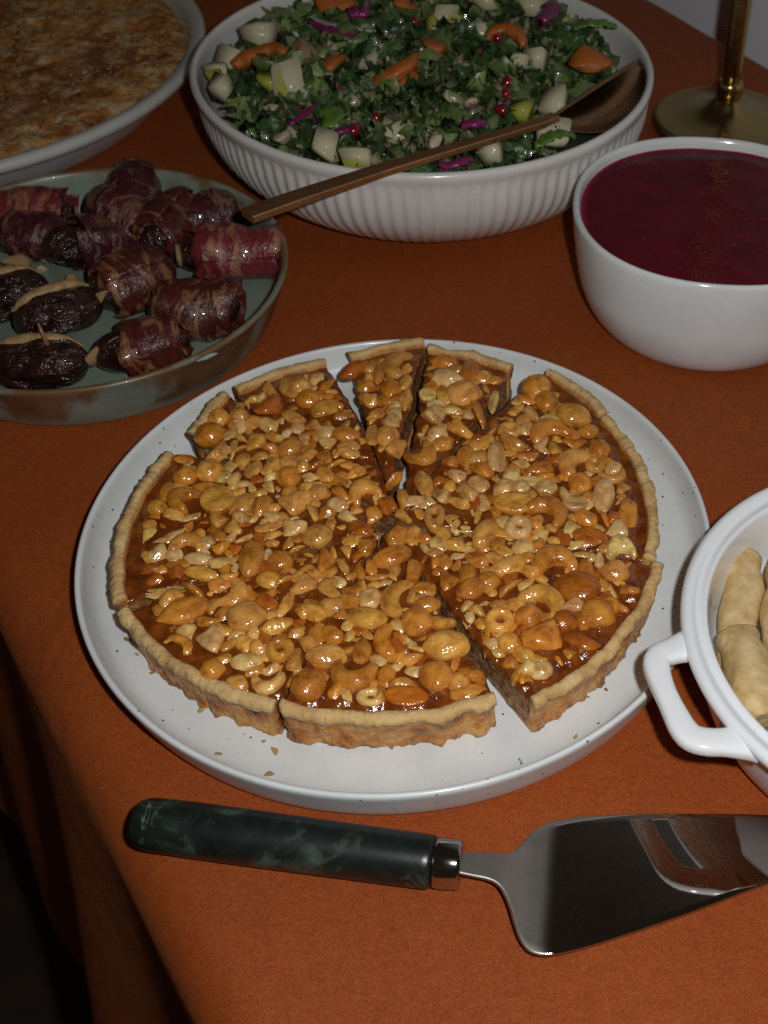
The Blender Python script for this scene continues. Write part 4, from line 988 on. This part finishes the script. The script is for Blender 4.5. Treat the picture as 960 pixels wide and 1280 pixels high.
# ------------------------------------------------------------------ gratin dish
GC = Vector((-.498, .8268, 0)); GR = .2048
prof = [(0, .003), (.156, .003), (.159, 0), (.168, 0), (.1725, .002), (.181, .012), (.1880, .022), (.1905, .0258), (.1925, .0268), (.1990, .0272), (.2035, .0300), (.2052, .0335), (.2040, .0365), (.2010, .0378), (.1972, .0372), (.1945, .0358), (.1925, .032), (.188, .024), (.180, .014), (.165, .008), (.12, .007), (0, .007)]
o = ob('gratin_dish', lathe('gratin_dish', chaikin(prof, 2), 160), M['gratindish'], loc=GC); tag(o, 'large round grey-white baking dish at the back left', 'dish')
V = []; F = []; nr, na = 70, 260
def gz(x, y): return .0300+.0028*fbm(x*45, y*45, 1, 4)+.0016*fbm(x*190, y*190, 6, 2)-.004*max(0, (math.hypot(x, y)/.190-.93)/.07)
for i in range(nr+1):
    for k in range(na):
        t = 2*math.pi*k/na; rr = .1915*(i/nr)**.7; x, y = rr*math.cos(t), rr*math.sin(t); V.append((x, y, gz(x, y)))
for i in range(nr):
    for k in range(na): F.append((i*na+k, i*na+(k+1) % na, (i+1)*na+(k+1) % na, (i+1)*na+k))
o = ob('gratin', mk('gratin', V, F), M['gratin'], loc=GC); tag(o, 'golden brown baked gratin with crumbly cheese crust in the grey-white dish', 'gratin')
V = []; F = []; C = []
tmpl = [(1, 0, 0), (-1, 0, 0), (0, 1, 0), (0, -1, 0), (0, 0, 1), (0, 0, -1)]; tf = [(0, 2, 4), (2, 1, 4), (1, 3, 4), (3, 0, 4), (2, 0, 5), (1, 2, 5), (3, 1, 5), (0, 3, 5)]
for _ in range(1800):
    t = R(random.uniform(-95, 100)); rr = .186*math.sqrt(random.uniform(.05, 1)); x, y = rr*math.cos(t), rr*math.sin(t)
    if n3(x*22, y*22, 9) + random.gauss(0, .25) < .12: continue
    s = random.choice([.0009, .0012, .0016, .0022]); e = Matrix.Rotation(random.random()*6, 3, 'Z') @ Matrix.Rotation(random.random()*6, 3, 'X')
    b0 = len(V)
    for q in tmpl:
        p = e @ Vector((q[0]*s*random.uniform(.8, 2.2), q[1]*s*random.uniform(.6, 1.1), q[2]*s*.6)); V.append((x+p.x, y+p.y, gz(x, y)+.0006+p.z))
    F += [tuple(b0+i for i in q) for q in tf]
    c = random.choice([(.36, .22, .10), (.34, .17, .06), (.38, .27, .14), (.26, .10, .025)]); gg = random.uniform(.6, 1.1); C.extend([(c[0]*gg, c[1]*gg, c[2]*gg, 1)]*6)
me = fix_normals(mk('crumb_topping', V, F)); setattr_c(me, 'tint', C); b = ob('crumb_topping', me, M['crumbs'], o); b['kind'] = 'stuff'

# ------------------------------------------------------------------ green dish with dates
DC = Vector((-.2845, .5641, 0))
prof = [(0, .003), (.086, .003), (.088, 0), (.0945, 0), (.0985, .0022), (.1020, .009), (.1062, .019), (.1098, .029), (.1120, .0335), (.1122, .0352), (.1110, .0362), (.1090, .0358), (.1076, .0335), (.1058, .026), (.1030, .015), (.0990, .0098), (.092, .0078), (0, .0072)]
me = lathe('date_dish', chaikin(prof, 2), 160)
wl = []; lp = []
for v in me.vertices:
    r = math.hypot(v.co.x, v.co.y); w = min(1, max(0, (r-.099)/.004)); wl.append(w); lp.append(min(1, max(0, (v.co.z-.0325)/.0025)))
setattr_f(me, 'wall', wl); setattr_f(me, 'lip', lp)
dd = ob('date_dish', me, M['celadon'], loc=DC); tag(dd, 'round celadon green stoneware dish with rust brown glaze patches, full of dates', 'dish')
ch = chunk(777, 9, .05, 2.2); ch.materials.clear(); ch.materials.append(M['chip'])
p = Vector((-0.1970, 0.4916, 0.0345))-DC
c_ = ob('rim_chip', ch, None, dd, p, (0, 0, R(40)), (.012, .0022, .0022)); c_['label'] = 'pale chipped spot on the dish rim'

def date_body(L, r, seed, wr=1.0):
    n, m = 40, 48; P = []; V = []; F = []
    for i in range(n+1):
        u = i/n*2-1; x = u*L/2; k = max(0, 1-abs(u)**2.6)**.5
        for j in range(m):
            q = 2*math.pi*j/m
            w = 1+.16*wr*n3(u*1.5+seed*7, math.cos(q)*1.8, math.sin(q)*1.8)-.20*wr*max(0, .35-abs(n3(u*1.4+seed*3, math.cos(q)*2.6, math.sin(q)*2.6)))+.06*wr*n3(u*4+seed, math.cos(q)*6, math.sin(q)*6)
            V.append((x, r*k*w*math.cos(q), r*k*w*.92*math.sin(q)))
    for i in range(n):
        for j in range(m): F.append((i*m+j, i*m+(j+1) % m, (i+1)*m+(j+1) % m, (i+1)*m+j))
    return fix_normals(mk('date', V, F))
def bacon_wrap(L, r, x0, x1, seed, flare=False):
    n, m = 18, 60; V = []; F = []; turns = 1.22
    for i in range(n+1):
        v = i/n
        for j in range(m+1):
            w = j/m; q = 2*math.pi*turns*w+seed
            x = (x0+(x1-x0)*v)*L/2 + (.0022+.0015*(.5-w))*fbm(w*5+seed, v*1.5, 4)*(1 if 0 < i < n else (2.4 if not flare else 3.4)) + (w-.5)*.006*((seed % 3)-1)
            u = min(.97, abs(2*x/L)); k = max(.25, max(0, 1-u**2.6)**.5)
            if flare and x > 0: k = max(k, .93+.10*n3(q*1.5, v*3, seed))
            rr = r*k*(1.03+.16*n3(w*2.2+seed*3, v*1.3, 7))+.0009+.0016*max(0, w-.8)/.2+.0030*fbm(w*4+seed, v*2.2, 2)+.0013*fbm(w*11+seed, v*5, 6)
            V.append((x, rr*math.cos(q), rr*.95*math.sin(q)))
    for i in range(n):
        for j in range(m): F.append((i*(m+1)+j, i*(m+1)+j+1, (i+1)*(m+1)+j+1, (i+1)*(m+1)+j))
    return fix_normals(mk('bacon', V, F))
def date_thing(p, L, r, ang, label, bacon=None, span=(-.62, .62), fill=None, tilt=0.0, pick=False, flare=False):
    L *= 1.12; r *= 1.10; p = (p[0], p[1], p[2]+.001)
    date_thing.k += 1; k = date_thing.k
    root = empty('date', p); root.rotation_euler = (R(random.uniform(-40, 40)) if bacon else 0, tilt, R(ang))
    tag(root, label, 'date', 'bacon-wrapped dates in the green dish' if bacon else 'stuffed dates in the green dish')
    fruit = ob('date_fruit', date_body(L, r*(.93 if bacon else 1.06), k, .6 if bacon else 1.5), M['date'], root)
    if bacon:
        o = ob('bacon', bacon_wrap(L, r, span[0], span[1], k*1.7, flare), M[bacon], root)
        md = o.modifiers.new('thick', 'SOLIDIFY'); md.thickness = .0013; md.offset = 1
    if fill == 'strip':
        n = 16; P = []; rad = []
        for i in range(n):
            u = i/(n-1)*2-1; P.append((u*L*.46, r*.42+.0012*n3(u*4, k, 1), r*.78*max(.2, (1-abs(u)**2.5))**.5+.001)); rad.append((.0032*(1.05-abs(u)**3)+.0004, .0026*(1.05-abs(u)**3)+.0004))
        ob('filling', sweep('filling', P, rad, 10), M['filling'], fruit)
    elif fill:
        me = chunk(500+k, 12, .06); me.materials.clear(); me.materials.append(M['filling'])
        ob('filling', me, None, fruit, (fill*L*.46, -.002, .001), (.3, .4, k), (.013, .012, .011))
        me = chunk(530+k, 10, .06); me.materials.clear(); me.materials.append(M['filling'])
        ob('filling', me, None, fruit, (fill*L*.40, .004, -.003), (.9, .1, k*2), (.009, .010, .009))
    if pick: ob('toothpick', sweep('toothpick', [(.008, 0, r*.7), (.007, .001, r*1.1), (.006, .002, r*1.75)], [.0011, .0011, .0006], 8), M['pick'], fruit)
    return root
date_thing.k = 0
date_thing((-0.2161, 0.6035, 0.0235), .052, .0135, 12, 'bacon-wrapped date with deep pink bacon end at the right of the green dish', 'bacon_pink', (-.55, .98), -1, flare=True)
date_thing((-0.2215, 0.5503, 0.0215), .046, .0135, 10, 'browned bacon-wrapped date below the pink one, near the right front rim', 'bacon_brown', (-.85, .9), flare=True)
date_thing((-0.2395, 0.5119, 0.0205), .046, .0130, 22, 'bacon-wrapped date nearest the front rim, dark end showing at left', 'bacon_brown', (-.35, .88), -1)
date_thing((-0.2634, 0.5712, 0.0225), .045, .0140, 48, 'reddish bacon-wrapped date in the middle of the green dish', 'bacon_brown', (-.70, .9), -.9)
date_thing((-0.3016, 0.6056, 0.0225), .044, .0130, 48, 'bacon-wrapped date with round glossy dark end facing the camera', 'bacon_purple', (-.30, .85), tilt=R(14))
date_thing((-0.2890, 0.6360, 0.0235), .046, .0130, 155, 'purple bacon-wrapped date behind the round-ended one', 'bacon_purple', (-.8, .7), 1)
date_thing((-0.2877, 0.6624, 0.0260), .042, .0120, 100, 'grey-brown bacon-wrapped date highest against the back rim', 'bacon_purple', (-.75, .85), 1)
date_thing((-0.2572, 0.6305, 0.0225), .046, .0135, 75, 'red-brown bacon-wrapped date left of the spoon handle end', 'bacon_brown', (-.8, .8))
date_thing((-0.2403, 0.6434, 0.0215), .044, .0120, 20, 'dull brown bacon-wrapped date under the spoon handle end', 'bacon_purple', (-.8, .85))
date_thing((-0.3453, 0.6338, 0.0230), .050, .0130, 8, 'bacon-wrapped date with red and yellow bands at the left back', 'bacon_pink', (-.85, .85), flare=True)
date_thing((-0.3345, 0.6113, 0.0215), .044, .0120, 10, 'purple bacon-wrapped date below the red and yellow one', 'bacon_purple', (-.5, .85), -1)
date_thing((-0.2945, 0.5399, 0.0200), .044, .0125, 40, 'glossy dark date with a pale filling strip along its back', fill='strip')
date_thing((-0.2901, 0.4953, 0.0190), .047, .0125, 12, 'wrinkled dark date with toothpick at the left front rim', fill='strip', pick=True)
date_thing((-0.3273, 0.5534, 0.0200), .040, .0120, 30, 'dark stuffed date cut by the left picture edge', fill='strip')
for k, (p, s, lab) in enumerate([((-0.3385, 0.5911, 0.0180), .017, 'large pale cheese lump at the left of the green dish'), ((-0.3254, 0.6038, 0.0130), .009, 'orange-brown nut piece beside the round-ended date'), ((-0.3270, 0.5954, 0.0100), .008, 'thin white sliver on the green dish floor'), ((-0.3032, 0.5809, 0.0130), .012, 'toasted nut piece below the round-ended date'), ((-0.3269, 0.5844, 0.0100), .006, 'small white crumb on the green dish floor')]):
    me = chunk(600+k, 11, .06); me.materials.clear(); me.materials.append(M['filling' if k in (0, 1, 3) else 'cheese'])
    o = ob('filling_piece', me, None, None, p, (k, k*.3, k*.7), (s, s*.7, s*.6)); tag(o, lab, 'nut piece')
